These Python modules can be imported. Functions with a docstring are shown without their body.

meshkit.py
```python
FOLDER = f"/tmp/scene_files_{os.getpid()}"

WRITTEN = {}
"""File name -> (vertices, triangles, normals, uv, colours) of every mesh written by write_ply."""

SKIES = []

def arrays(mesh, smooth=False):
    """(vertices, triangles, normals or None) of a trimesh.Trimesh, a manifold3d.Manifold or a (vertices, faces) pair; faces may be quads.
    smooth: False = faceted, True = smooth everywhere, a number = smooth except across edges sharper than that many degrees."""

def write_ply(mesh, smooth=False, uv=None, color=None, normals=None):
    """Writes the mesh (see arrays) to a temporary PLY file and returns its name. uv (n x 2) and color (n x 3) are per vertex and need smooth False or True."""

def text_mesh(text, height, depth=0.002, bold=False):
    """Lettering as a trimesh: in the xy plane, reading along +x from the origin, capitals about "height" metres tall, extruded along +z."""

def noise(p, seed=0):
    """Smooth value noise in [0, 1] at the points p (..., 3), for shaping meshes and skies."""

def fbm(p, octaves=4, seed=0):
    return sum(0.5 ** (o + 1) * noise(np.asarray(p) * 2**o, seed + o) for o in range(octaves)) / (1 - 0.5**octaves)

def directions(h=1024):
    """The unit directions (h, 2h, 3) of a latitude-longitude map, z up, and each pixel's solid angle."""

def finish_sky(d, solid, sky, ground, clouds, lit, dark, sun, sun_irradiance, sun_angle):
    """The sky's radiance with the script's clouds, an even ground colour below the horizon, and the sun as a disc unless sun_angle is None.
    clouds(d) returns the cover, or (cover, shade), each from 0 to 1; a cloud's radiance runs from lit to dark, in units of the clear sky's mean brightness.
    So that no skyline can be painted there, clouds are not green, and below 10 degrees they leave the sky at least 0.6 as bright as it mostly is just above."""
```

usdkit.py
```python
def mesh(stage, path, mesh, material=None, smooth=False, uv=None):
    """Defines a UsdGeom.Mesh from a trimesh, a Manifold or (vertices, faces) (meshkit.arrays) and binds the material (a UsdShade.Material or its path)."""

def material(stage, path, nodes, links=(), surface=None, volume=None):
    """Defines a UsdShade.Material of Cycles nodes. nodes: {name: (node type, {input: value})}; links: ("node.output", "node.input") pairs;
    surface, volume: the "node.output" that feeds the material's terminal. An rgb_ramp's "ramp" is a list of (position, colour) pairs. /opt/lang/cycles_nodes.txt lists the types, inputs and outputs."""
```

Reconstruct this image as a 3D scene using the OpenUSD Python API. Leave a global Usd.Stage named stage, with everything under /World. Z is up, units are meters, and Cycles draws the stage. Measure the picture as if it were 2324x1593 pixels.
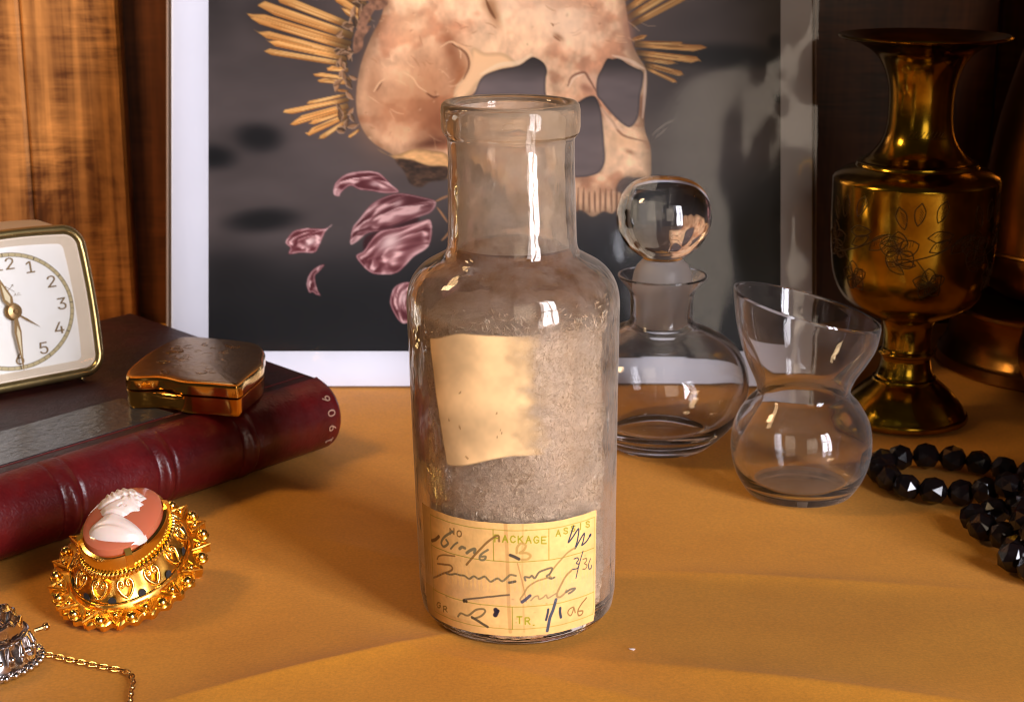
import math, random
import numpy as np, trimesh, usdkit
from meshkit import noise, fbm, text_mesh
from pxr import Usd, UsdGeom, UsdLux, UsdShade, Gf, Sdf, Vt
from shapely.geometry import Polygon
from shapely import affinity

stage = Usd.Stage.CreateInMemory()
UsdGeom.SetStageUpAxis(stage, UsdGeom.Tokens.z)
UsdGeom.SetStageMetersPerUnit(stage, 1.0)
UsdGeom.Xform.Define(stage, '/World')
rng = np.random.default_rng(7)
random.seed(7)
PI = math.pi

# ------------------------------------------------------------------ camera, light, exposure
PITCH = 15.1
cam = UsdGeom.Camera.Define(stage, '/World/camera')
cam.CreateHorizontalApertureAttr(36.0)
cam.CreateVerticalApertureAttr(36.0 * 701 / 1024)
cam.CreateFocalLengthAttr(36.0 * 3900 / 2324)
cam.CreateClippingRangeAttr(Gf.Vec2f(0.05, 30))
cam.CreateFStopAttr(38.0)
cam.CreateFocusDistanceAttr(0.52)
cam.CreateExposureAttr(0.12)
UsdGeom.Xformable(cam).AddTranslateOp().Set(Gf.Vec3d(0, 0, 0.2334))
UsdGeom.Xformable(cam).AddRotateXOp().Set(90.0 - PITCH)


def rect_light(name, pos, target, w, h, intensity, color):
    l = UsdLux.RectLight.Define(stage, '/World/' + name)
    l.CreateWidthAttr(w); l.CreateHeightAttr(h); l.CreateIntensityAttr(intensity)
    l.CreateColorAttr(Gf.Vec3f(*color)); l.CreateNormalizeAttr(False)
    m = Gf.Matrix4d().SetLookAt(Gf.Vec3d(*pos), Gf.Vec3d(*target), Gf.Vec3d(0, 0, 1)).GetInverse()
    UsdGeom.Xformable(l).AddTransformOp().Set(m)
    return l


# a window to the right behind the camera, a weak fill added behind to mirror in the sleeve, a warm lamp to the upper left
# (its two casements with the upright between them)
for name, dx, zc, hh in (('window_light', -0.125, 0.76, 0.56), ('window_light_001', 0.125, 0.76, 0.56), ('window_light_002', -0.125, 0.145, 0.56), ('window_light_003', 0.125, 0.145, 0.56)):
    rect_light(name, (0.98 + dx * 0.8, -0.62 + dx * 0.6, zc), (0.0 + dx * 0.8, 0.66 + dx * 0.6, zc - 0.25), 0.20, hh, 34.0, (0.96, 0.95, 1.05))
rect_light('fill_light', (0.42, -1.25, 0.56), (0.05, 0.7, 0.05), 0.60, 0.85, 2.5, (1.0, 0.82, 0.64))
rect_light('lamp_light', (-0.46, 0.60, 0.52), (-0.28, 0.92, 0.36), 0.14, 0.14, 37.0, (1.0, 0.68, 0.36))

M = {}


def mat(name, nodes, links=(), surface='p.BSDF', volume=None):
    M[name] = usdkit.material(stage, '/World/Looks/' + name, nodes, links, surface=surface, volume=volume)
    return M[name]


dome = UsdLux.DomeLight.Define(stage, '/World/sky')
dome.CreateIntensityAttr(1.0)
dome_mat = mat('room_air', {'b': ('background_shader', {'color': (0.85, 0.62, 0.46), 'strength': 0.035})}, surface='b.background')
UsdShade.MaterialBindingAPI.Apply(dome.GetPrim()).Bind(dome_mat)

# ------------------------------------------------------------------ helpers
taken = {}


def numbered(path):
    n = taken.get(path, 0)
    taken[path] = n + 1
    return path if n == 0 else f'{path}_{n:03d}'


def thing(name, label, cat, loc=(0, 0, 0), rotz=0, rotx=0, group=None, kind=None):
    x = UsdGeom.Xform.Define(stage, numbered('/World/' + name))
    x.AddTranslateOp().Set(Gf.Vec3d(*map(float, loc)))
    if rotz: x.AddRotateZOp().Set(float(rotz))
    if rotx: x.AddRotateXOp().Set(float(rotx))
    p = x.GetPrim()
    p.SetCustomDataByKey('label', label); p.SetCustomDataByKey('category', cat)
    if group: p.SetCustomDataByKey('group', group)
    if kind: p.SetCustomDataByKey('kind', kind)
    return p


def part(parent, name, mesh, material, smooth=35, label=None, kind=None, paint=None, alpha=None):
    path = numbered(str(parent.GetPath()) + '/' + name)
    m = usdkit.mesh(stage, path, mesh, M[material], smooth=(True if paint is not None and smooth else smooth))
    pv = UsdGeom.PrimvarsAPI(m)
    if paint is not None:
        pv.CreatePrimvar('paint', Sdf.ValueTypeNames.Color3fArray, 'vertex').Set(Vt.Vec3fArray.FromNumpy(np.asarray(paint, np.float32)))
    if alpha is not None:
        pv.CreatePrimvar('cover', Sdf.ValueTypeNames.FloatArray, 'vertex').Set(Vt.FloatArray.FromNumpy(np.asarray(alpha, np.float32)))
    if label: m.GetPrim().SetCustomDataByKey('label', label)
    if kind: m.GetPrim().SetCustomDataByKey('kind', kind)
    return m.GetPrim()


add_part = part


def curve(pts, n=8, closed=False):
    """Catmull-Rom through the points, n steps a span."""
    p = np.asarray(pts, float)
    if closed:
        q = np.vstack([p[-1], p, p[0], p[1]]); spans = len(p)
    else:
        q = np.vstack([2 * p[0] - p[1], p, 2 * p[-1] - p[-2]]); spans = len(p) - 1
    t = np.linspace(0, 1, n, endpoint=False)[:, None]
    out = []
    for i in range(spans):
        a, b, c, d = q[i:i + 4]
        out.append(0.5 * (2 * b + (c - a) * t + (2 * a - 5 * b + 4 * c - d) * t ** 2 + (3 * b - a - 3 * c + d) * t ** 3))
    out = np.vstack(out)
    return out if closed else np.vstack([out, p[-1]])


def grid_faces(nu, nv, wrap_u=False):
    """Quads as triangles for vertices laid out [u, v], v fastest."""
    iu = np.arange(nu if wrap_u else nu - 1)
    a, b = np.meshgrid(iu, np.arange(nv - 1), indexing='ij')
    a2 = (a + 1) % nu
    q = np.stack([a * nv + b, a2 * nv + b, a2 * nv + b + 1, a * nv + b + 1], -1).reshape(-1, 4)
    return np.vstack([q[:, [0, 1, 2]], q[:, [0, 2, 3]]])


def lathe(profile, n=96, warp=None):
    """Profile of (r, z) from the bottom outside upwards; the outside faces outwards."""
    p = np.asarray(profile, float)
    th = np.arange(n) * 2 * PI / n
    v = np.stack([np.cos(th)[:, None] * p[None, :, 0], np.sin(th)[:, None] * p[None, :, 0], np.broadcast_to(p[None, :, 1], (n, len(p)))], -1).reshape(-1, 3)
    if warp is not None: v = warp(v)
    return v, grid_faces(n, len(p), True)


def tube(path, r, sides=8, closed=False, up=None):
    p = np.asarray(path, float)
    n = len(p)
    if closed:
        t = np.roll(p, -1, 0) - np.roll(p, 1, 0)
    else:
        t = np.gradient(p, axis=0)
    t /= np.linalg.norm(t, axis=1, keepdims=True) + 1e-15
    ref = np.array([0, 0, 1.0]) if up is None else np.asarray(up, float)
    a = np.cross(t, ref)
    bad = np.linalg.norm(a, axis=1) < 1e-3
    a[bad] = np.cross(t[bad], [1.0, 0.1, 0])
    a /= np.linalg.norm(a, axis=1, keepdims=True)
    b = np.cross(a, t)
    th = np.arange(sides) * 2 * PI / sides
    r = np.broadcast_to(r, (n,))
    v = p[:, None] + r[:, None, None] * (np.cos(th)[None, :, None] * a[:, None] + np.sin(th)[None, :, None] * b[:, None])
    iu = np.arange(n if closed else n - 1)
    i, j = np.meshgrid(iu, np.arange(sides), indexing='ij')
    i2, j2 = (i + 1) % n, (j + 1) % sides
    q = np.stack([i * sides + j, i * sides + j2, i2 * sides + j2, i2 * sides + j], -1).reshape(-1, 4)
    f = np.vstack([q[:, [0, 1, 2]], q[:, [0, 2, 3]]])
    v = v.reshape(-1, 3)
    if not closed:
        v = np.vstack([v, p[0], p[-1]])
        k = np.arange(sides); k2 = (k + 1) % sides
        f = np.vstack([f, np.stack([np.full(sides, n * sides), k2, k], 1), np.stack([np.full(sides, n * sides + 1), (n - 1) * sides + k, (n - 1) * sides + k2], 1)])
    return trimesh.Trimesh(v, f, process=False)


def join(meshes):
    vs, fs, n = [], [], 0
    for m in meshes:
        v, f = (m.vertices, m.faces) if hasattr(m, 'vertices') else m
        v, f = np.asarray(v), np.asarray(f)
        vs.append(v); fs.append(f + n); n += len(v)
    return np.vstack(vs), np.vstack(fs)


def box(x0, x1, y0, y1, z0, z1, bevel=0.0):
    if bevel <= 0:
        m = trimesh.creation.box([x1 - x0, y1 - y0, z1 - z0])
        m.apply_translation([(x0 + x1) / 2, (y0 + y1) / 2, (z0 + z1) / 2])
        return m
    b = bevel
    pts = []
    for sx in (0, 1):
        for sy in (0, 1):
            for sz in (0, 1):
                X, Y, Z = (x1 if sx else x0), (y1 if sy else y0), (z1 if sz else z0)
                ix, iy, iz = (-b if sx else b), (-b if sy else b), (-b if sz else b)
                pts += [(X, Y + iy, Z + iz), (X + ix, Y, Z + iz), (X + ix, Y + iy, Z)]
    return trimesh.convex.convex_hull(np.array(pts))


def sphere(c, r, sub=2, scale=(1, 1, 1)):
    m = trimesh.creation.icosphere(sub, 1.0)
    m.apply_scale(np.asarray(scale, float) * r)
    m.apply_translation(c)
    return m


def extrude(poly, h):
    return trimesh.creation.extrude_polygon(poly, h, engine='earcut')


def layered(rings):
    """A solid from closed outlines of equal length stacked bottom to top (each n x 3), capped at both ends."""
    k, n = len(rings), len(rings[0])
    v = np.stack(rings, 1).reshape(-1, 3)          # [outline point, ring]
    f = grid_faces(n, k, True)
    v = np.vstack([v, rings[0].mean(0), rings[-1].mean(0)])
    i = np.arange(n); j = (i + 1) % n
    f = np.vstack([f, np.stack([np.full(n, n * k), j * k, i * k], 1), np.stack([np.full(n, n * k + 1), i * k + k - 1, j * k + k - 1], 1)])
    return v, f


def lin(c):
    c = np.asarray(c, float)
    return np.where(c <= 0.04045, c / 12.92, ((c + 0.055) / 1.055) ** 2.4)


def rgb(*c):
    return np.array(c, float) / 255


def smoothstep(a, b, x):
    t = np.clip((x - a) / (b - a), 0, 1)
    return t * t * (3 - 2 * t)


# ------------------------------------------------------------------ flat print: colours of a dense sheet's points, from outlines and strokes
class Print:
    def __init__(self, X, Y, base):
        self.X, self.Y = X.ravel(), Y.ravel()
        self.c = np.broadcast_to(np.asarray(base, float), (len(self.X), 3)).copy()

    def near(self, p, pad):
        return np.nonzero((self.X > p[:, 0].min() - pad) & (self.X < p[:, 0].max() + pad) & (self.Y > p[:, 1].min() - pad) & (self.Y < p[:, 1].max() + pad))[0]

    @staticmethod
    def segdist(x, y, p, closed):
        d = np.full(len(x), 1e18)
        q = np.vstack([p, p[:1]]) if closed else p
        inside = np.zeros(len(x), bool)
        along = np.zeros(len(x)); total = 0
        for a, b in zip(q[:-1], q[1:]):
            e = b - a
            L = math.hypot(*e)
            t = np.clip(((x - a[0]) * e[0] + (y - a[1]) * e[1]) / (L * L + 1e-12), 0, 1)
            dd = (x - a[0] - t * e[0]) ** 2 + (y - a[1] - t * e[1]) ** 2
            closer = dd < d
            d = np.where(closer, dd, d)
            along = np.where(closer, total + t * L, along)
            total += L
            if closed and a[1] != b[1]:
                hit = ((a[1] > y) != (b[1] > y)) & (x < (b[0] - a[0]) * (y - a[1]) / (b[1] - a[1]) + a[0])
                inside ^= hit
        return np.sqrt(d), inside, along / max(total, 1e-9)

    def put(self, i, color, a):
        col = color if np.ndim(color) == 2 else np.asarray(color, float)[None]
        a = np.clip(a, 0, 1)[:, None]
        self.c[i] = self.c[i] * (1 - a) + col * a

    def shape(self, pts, color, feather=2.0, alpha=1.0, smooth=True, n=5):
        """color: RGB, or a function of (x, y, depth inside the outline)."""
        p = curve(pts, n, True) if smooth else np.asarray(pts, float)
        i = self.near(p, feather)
        if not len(i): return
        x, y = self.X[i], self.Y[i]
        d, ins, _ = self.segdist(x, y, p, True)
        sd = np.where(ins, d, -d)
        a = smoothstep(-feather, feather, sd) * alpha
        k = a > 0
        i, x, y, sd, a = i[k], x[k], y[k], sd[k], a[k]
        self.put(i, color(x, y, sd) if callable(color) else color, a)

    def stroke(self, pts, w, color, alpha=1.0, feather=None, taper=True, smooth=True, n=5):
        p = curve(pts, n) if smooth and len(pts) > 2 else np.asarray(pts, float)
        feather = feather or max(1.2, w * 0.5)
        i = self.near(p, w + feather)
        if not len(i): return
        d, _, s = self.segdist(self.X[i], self.Y[i], p, False)
        ww = w * (np.sin(np.clip(s, 0.02, 0.98) * PI) ** 0.6 if taper else 1.0)
        self.put(i, color, smoothstep(feather, -feather * 0.2, d - ww / 2) * alpha)

    def blob(self, x, y, rx, ry, color, alpha=1.0, rot=0, hard=1.0):
        i = self.near(np.array([[x - 2.2 * max(rx, ry), y - 2.2 * max(rx, ry)], [x + 2.2 * max(rx, ry), y + 2.2 * max(rx, ry)]]), 0)
        if not len(i): return
        c, s = math.cos(rot), math.sin(rot)
        u, v = (self.X[i] - x) * c + (self.Y[i] - y) * s, -(self.X[i] - x) * s + (self.Y[i] - y) * c
        self.put(i, color, alpha * np.exp(-((u / rx) ** 2 + (v / ry) ** 2) ** hard * 1.4))


# ------------------------------------------------------------------ materials
def simple(name, color, rough=0.5, metallic=0.0, bump=None, var=None, **more):
    nodes = {'p': ('principled_bsdf', dict(base_color=color, roughness=rough, metallic=metallic, **more)), 'tc': ('texture_coordinate', {})}
    links = []
    if var:      # (scale, second colour, detail)
        nodes['n'] = ('noise_texture', {'scale': var[0], 'detail': 5.0, 'roughness': 0.6})
        nodes['r'] = ('rgb_ramp', {'ramp': [(0.32, color), (0.7, var[1])]})
        links += [('tc.object', 'n.vector'), ('n.fac', 'r.fac'), ('r.color', 'p.base_color')]
    if bump:     # (scale, strength, distance)
        nodes['bn'] = ('noise_texture', {'scale': bump[0], 'detail': 4.0})
        nodes['b'] = ('bump', {'strength': bump[1], 'distance': bump[2]})
        links += [('tc.object', 'bn.vector'), ('bn.fac', 'b.height'), ('b.normal', 'p.normal')]
    return mat(name, nodes, links)


def glass(name, color=(1, 1, 1), rough=0.0, ior=1.5):
    return mat(name, {'p': ('glass_bsdf', {'color': color, 'roughness': rough, 'IOR': ior})})


def painted(name, rough=0.5, spec=0.4, bump=None):
    nodes = {'a': ('attribute', {'attribute': 'paint'}), 'p': ('principled_bsdf', {'roughness': rough, 'specular_ior_level': spec})}
    links = [('a.color', 'p.base_color')]
    if bump:
        nodes.update({'tc': ('texture_coordinate', {}), 'bn': ('noise_texture', {'scale': bump[0], 'detail': 4.0}), 'b': ('bump', {'strength': bump[1], 'distance': bump[2]})})
        links += [('tc.object', 'bn.vector'), ('bn.fac', 'b.height'), ('b.normal', 'p.normal')]
    return mat(name, nodes, links)


def film(name, color, low, high, scale, rough=0.6, z_stain=None, edge=0.0):
    """Residue or painted rim light on glass: more or less covering after a noise; plain transparency elsewhere."""
    nodes = {'tc': ('texture_coordinate', {}), 'n': ('noise_texture', {'scale': scale, 'detail': 6.0, 'roughness': 0.65}),
             'm': ('map_range', {'from_min': 0.3, 'from_max': 0.7, 'to_min': low, 'to_max': high, 'clamp': True}),
             'd': ('diffuse_bsdf', {'color': color}), 't': ('translucent_bsdf', {'color': color}), 'dt': ('mix_closure', {'fac': 0.5}),
             'c': ('transparent_bsdf', {}), 'x': ('mix_closure', {})}
    links = [('tc.object', 'n.vector'), ('n.fac', 'm.value'), ('d.BSDF', 'dt.closure1'), ('t.BSDF', 'dt.closure2'), ('m.result', 'x.fac'), ('c.BSDF', 'x.closure1'), ('dt.closure', 'x.closure2')]
    if edge:             # film covers more where seen obliquely, painting pale rim light
        nodes['lw'] = ('layer_weight', {'blend': 0.35}); nodes['pw'] = ('math', {'math_type': 'power', 'value2': 2.5}); nodes['em'] = ('math', {'math_type': 'multiply', 'value2': edge}); nodes['ea'] = ('math', {'math_type': 'add', 'use_clamp': True})
        links = [l for l in links if l[1] != 'x.fac'] + [('lw.facing', 'pw.value1'), ('pw.value', 'em.value1'), ('em.value', 'ea.value1'), ('m.result', 'ea.value2'), ('ea.value', 'x.fac')]
    if z_stain:          # covers fully at the second height and fades out down to the first
        nodes['s'] = ('separate_xyz', {}); nodes['g'] = ('map_range', {'from_min': z_stain[0], 'from_max': z_stain[1], 'to_min': 0.0, 'to_max': 1.0, 'clamp': True}); nodes['k'] = ('math', {'math_type': 'multiply'})
        links = [l for l in links if l[1] != 'x.fac'] + [('tc.object', 's.vector'), ('s.z', 'g.value'), ('g.result', 'k.value1'), ('m.result', 'k.value2'), ('k.value', 'x.fac')]
    return mat(name, nodes, links, surface='x.closure')


def clear_sheet(name, rough=0.03, ior=1.45, tint=(0.97, 0.97, 0.97), gloss=(1, 1, 1)):
    nodes = {'f': ('fresnel', {'IOR': ior}), 'c': ('transparent_bsdf', {'color': tint}), 'g': ('glossy_bsdf', {'color': gloss, 'roughness': rough}), 'x': ('mix_closure', {})}
    return mat(name, nodes, [('f.fac', 'x.fac'), ('c.BSDF', 'x.closure1'), ('g.BSDF', 'x.closure2')], surface='x.closure')


def wood(name, dark, light, rough=0.42, offset=(0, 0, 0)):
    """Rough-sawn upright grain: broad blotches, long streaks, fine fibres and patchy level saw marks."""
    nodes = {'tc': ('texture_coordinate', {}),
             'm0': ('mapping', {'scale': (16, 16, 9.0), 'location': offset}), 'n0': ('noise_texture', {'scale': 1.0, 'detail': 5.0, 'roughness': 0.62, 'distortion': 1.2}),
             'm1': ('mapping', {'scale': (95, 95, 2.6), 'location': offset}), 'n1': ('noise_texture', {'scale': 1.0, 'detail': 7.0, 'roughness': 0.62, 'distortion': 0.5}),
             'm2': ('mapping', {'scale': (22, 22, 260.0), 'location': offset}), 'n2': ('noise_texture', {'scale': 1.0, 'detail': 4.0, 'roughness': 0.75, 'distortion': 0.3}),
             'm4': ('mapping', {'scale': (26, 26, 22.0), 'location': offset}), 'n4': ('noise_texture', {'scale': 1.0, 'detail': 3.0}), 'g4': ('map_range', {'from_min': 0.42, 'from_max': 0.62, 'to_min': 0.05, 'to_max': 0.42, 'clamp': True}),
             'h': ('math', {'math_type': 'subtract', 'value2': 0.5}), 'hm': ('math', {'math_type': 'multiply'}),
             'a': ('math', {'math_type': 'multiply_add', 'value2': 0.50}), 'b': ('math', {'math_type': 'multiply_add', 'value2': 0.52}),
             'r': ('rgb_ramp', {'ramp': [(0.36, tuple(0.45 * np.array(dark))), (0.44, dark), (0.54, tuple(0.45 * (np.array(dark) + np.array(light)))), (0.66, light)]}),
             'bp': ('bump', {'strength': 0.4, 'distance': 0.0006}), 'p': ('principled_bsdf', {'roughness': rough})}
    links = [('tc.object', 'm0.vector'), ('tc.object', 'm1.vector'), ('tc.object', 'm2.vector'), ('tc.object', 'm4.vector'), ('m0.vector', 'n0.vector'), ('m1.vector', 'n1.vector'), ('m2.vector', 'n2.vector'), ('m4.vector', 'n4.vector'),
             ('n4.fac', 'g4.value'), ('n2.fac', 'h.value1'), ('h.value', 'hm.value1'), ('g4.result', 'hm.value2'), ('hm.value', 'b.value3'), ('n0.fac', 'b.value1'), ('n1.fac', 'a.value1'), ('b.value', 'a.value3'),
             ('a.value', 'r.fac'), ('r.color', 'p.base_color'), ('a.value', 'bp.height'), ('bp.normal', 'p.normal')]
    return mat(name, nodes, links)


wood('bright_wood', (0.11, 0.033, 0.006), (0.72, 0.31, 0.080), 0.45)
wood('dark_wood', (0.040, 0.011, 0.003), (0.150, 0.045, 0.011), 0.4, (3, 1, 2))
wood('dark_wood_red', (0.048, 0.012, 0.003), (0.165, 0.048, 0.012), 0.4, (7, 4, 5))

mat('tan_cloth', {'tc': ('texture_coordinate', {}), 'g': ('noise_texture', {'scale': 900.0, 'detail': 3.0, 'roughness': 0.7}), 'gm': ('map_range', {'from_min': 0.3, 'from_max': 0.7, 'to_min': 0.84, 'to_max': 1.10}), 'mx': ('hsv', {}), 'n': ('noise_texture', {'scale': 9.0, 'detail': 7.0, 'roughness': 0.68}),
                  'r': ('rgb_ramp', {'ramp': [(0.3, (0.52, 0.200, 0.013)), (0.7, (0.65, 0.272, 0.023))]}),
                  'w1': ('wave_texture', {'wave_type': 'bands', 'bands_direction': 'x', 'scale': 380.0, 'distortion': 1.0, 'detail': 1.0}),
                  'w2': ('wave_texture', {'wave_type': 'bands', 'bands_direction': 'y', 'scale': 380.0, 'distortion': 1.0, 'detail': 1.0}),
                  'ad': ('math', {'math_type': 'add'}), 'bp': ('bump', {'strength': 0.04, 'distance': 0.0002}),
                  'p': ('principled_bsdf', {'roughness': 0.62, 'specular_ior_level': 0.28, 'sheen_weight': 0.05})},
    [('tc.object', 'n.vector'), ('tc.object', 'w1.vector'), ('tc.object', 'w2.vector'), ('tc.object', 'g.vector'), ('g.fac', 'gm.value'), ('n.fac', 'r.fac'), ('r.color', 'mx.color'), ('gm.result', 'mx.value'), ('mx.color', 'p.base_color'), ('w1.fac', 'ad.value1'), ('w2.fac', 'ad.value2'), ('ad.value', 'bp.height'), ('bp.normal', 'p.normal')])

simple('white_paper', (0.80, 0.79, 0.84), 0.6, var=(9, (0.76, 0.75, 0.80)))
simple('brown_card', (0.22, 0.13, 0.07), 0.7, bump=(300, 0.2, 0.0005))
painted('printed_ink', 0.45, 0.3)
painted('label_ink', 0.7, 0.2, bump=(900, 0.25, 0.0003))
clear_sheet('clear_plastic', 0.10, 1.45)
clear_sheet('clock_glass', 0.01, 1.4)
simple('plastic_edge', (0.30, 0.20, 0.14), 0.15)

mat('bottle_glass', {'tc': ('texture_coordinate', {}), 'm': ('mapping', {'scale': (1, 1, 0.45)}), 'n': ('noise_texture', {'scale': 75.0, 'detail': 3.0, 'roughness': 0.6}), 'b': ('bump', {'strength': 0.28, 'distance': 0.0012}),
                     'p': ('glass_bsdf', {'color': (0.98, 0.95, 0.90), 'roughness': 0.0, 'IOR': 1.45})},
    [('tc.object', 'm.vector'), ('m.vector', 'n.vector'), ('n.fac', 'b.height'), ('b.normal', 'p.normal')])
glass('clear_glass', (0.99, 0.99, 0.99), 0.0, 1.40)
glass('ball_glass', (0.985, 0.985, 0.985), 0.0, 1.50)
mat('frosted_glass', {'g': ('glass_bsdf', {'color': (0.96, 0.94, 0.92), 'roughness': 0.42, 'IOR': 1.4}), 'd': ('translucent_bsdf', {'color': (0.78, 0.72, 0.68)}), 'e': ('diffuse_bsdf', {'color': (0.70, 0.64, 0.60)}), 'm': ('mix_closure', {'fac': 0.5}), 'x': ('mix_closure', {'fac': 0.32})},
    [('d.BSDF', 'm.closure1'), ('e.BSDF', 'm.closure2'), ('g.BSDF', 'x.closure1'), ('m.closure', 'x.closure2')], surface='x.closure')
mat('crystal_mass', {'tc': ('texture_coordinate', {}), 'n': ('noise_texture', {'scale': 420.0, 'detail': 5.0, 'roughness': 0.65}), 'r': ('rgb_ramp', {'ramp': [(0.32, (0.60, 0.45, 0.33)), (0.7, (0.88, 0.73, 0.59))]}),
                     'l': ('noise_texture', {'scale': 48.0, 'detail': 4.0, 'roughness': 0.6, 'distortion': 0.8}), 'lm': ('map_range', {'from_min': 0.32, 'from_max': 0.66, 'to_min': 0.66, 'to_max': 1.06, 'clamp': True}), 'h': ('hsv', {}),
                     'bn': ('noise_texture', {'scale': 1500.0, 'detail': 4.0}), 'b': ('bump', {'strength': 0.8, 'distance': 0.0008}), 'p': ('principled_bsdf', {'roughness': 0.42})},
    [('tc.object', 'n.vector'), ('tc.object', 'l.vector'), ('tc.object', 'bn.vector'), ('n.fac', 'r.fac'), ('l.fac', 'lm.value'), ('r.color', 'h.color'), ('lm.result', 'h.value'), ('h.color', 'p.base_color'), ('bn.fac', 'b.height'), ('b.normal', 'p.normal')])
mat('crystal_needles', {'tc': ('geometry', {}), 'r': ('rgb_ramp', {'ramp': [(0.0, (0.56, 0.43, 0.32)), (0.5, (0.76, 0.63, 0.51)), (0.85, (0.90, 0.82, 0.76)), (1.0, (1.0, 0.97, 0.94))]}), 'p': ('principled_bsdf', {'roughness': 0.10, 'specular_ior_level': 1.0, 'coat_weight': 0.6})},
    [('tc.random_per_island', 'r.fac'), ('r.color', 'p.base_color')])
film('bottle_haze', (0.76, 0.63, 0.51), 0.06, 0.78, 85.0)
film('inner_dust', (0.70, 0.57, 0.47), 0.02, 0.34, 160.0)
film('dust_edge_light', (0.74, 0.63, 0.53), 0.0, 0.21, 130.0, edge=0.34)  # dust, plus edge paleness painted in to lighten the dark rims
film('lip_film', (0.56, 0.42, 0.29), 0.20, 0.48, 120.0, edge=0.35)
film('pale_edge_film', (0.80, 0.74, 0.70), 0.0, 0.045, 60.0, edge=0.32)  # pale film standing in for light on the glass rims
film('brown_stain', (0.30, 0.115, 0.020), 0.55, 1.0, 75.0, z_stain=(0.1050, 0.1195))

simple('brass', (0.42, 0.265, 0.022), 0.16, 1.0, bump=(260, 0.08, 0.0004), var=(60, (0.18, 0.092, 0.008)))
simple('brass_patina', (0.05, 0.022, 0.004), 0.5, 0.6)
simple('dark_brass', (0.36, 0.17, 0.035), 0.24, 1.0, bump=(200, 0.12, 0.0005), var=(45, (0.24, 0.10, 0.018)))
simple('gold', (1.0, 0.58, 0.11), 0.27, 1.0, bump=(900, 0.10, 0.0002))
simple('gold_bright', (1.0, 0.66, 0.18), 0.17, 1.0)
simple('compact_gold', (0.80, 0.45, 0.10), 0.11, 1.0)
simple('compact_lid_gold', (0.34, 0.185, 0.05), 0.27, 1.0, bump=(420, 0.35, 0.0004), var=(160, (0.25, 0.13, 0.035)))
simple('silver', (0.66, 0.60, 0.57), 0.16, 1.0, bump=(700, 0.12, 0.0003))
simple('tarnished_silver', (0.22, 0.19, 0.18), 0.28, 1.0)
simple('chain_gold', (0.70, 0.47, 0.20), 0.18, 1.0)
simple('black_bead', (0.007, 0.0045, 0.005), 0.09, 0.0, specular_ior_level=0.42)
simple('black_thread', (0.01, 0.008, 0.008), 0.8)
simple('cameo_shell', (0.50, 0.13, 0.065), 0.13, subsurface_weight=0.3, subsurface_scale=0.002, coat_weight=0.6)
simple('cameo_white', (0.72, 0.57, 0.50), 0.34, subsurface_weight=0.25, subsurface_scale=0.0012)
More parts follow.
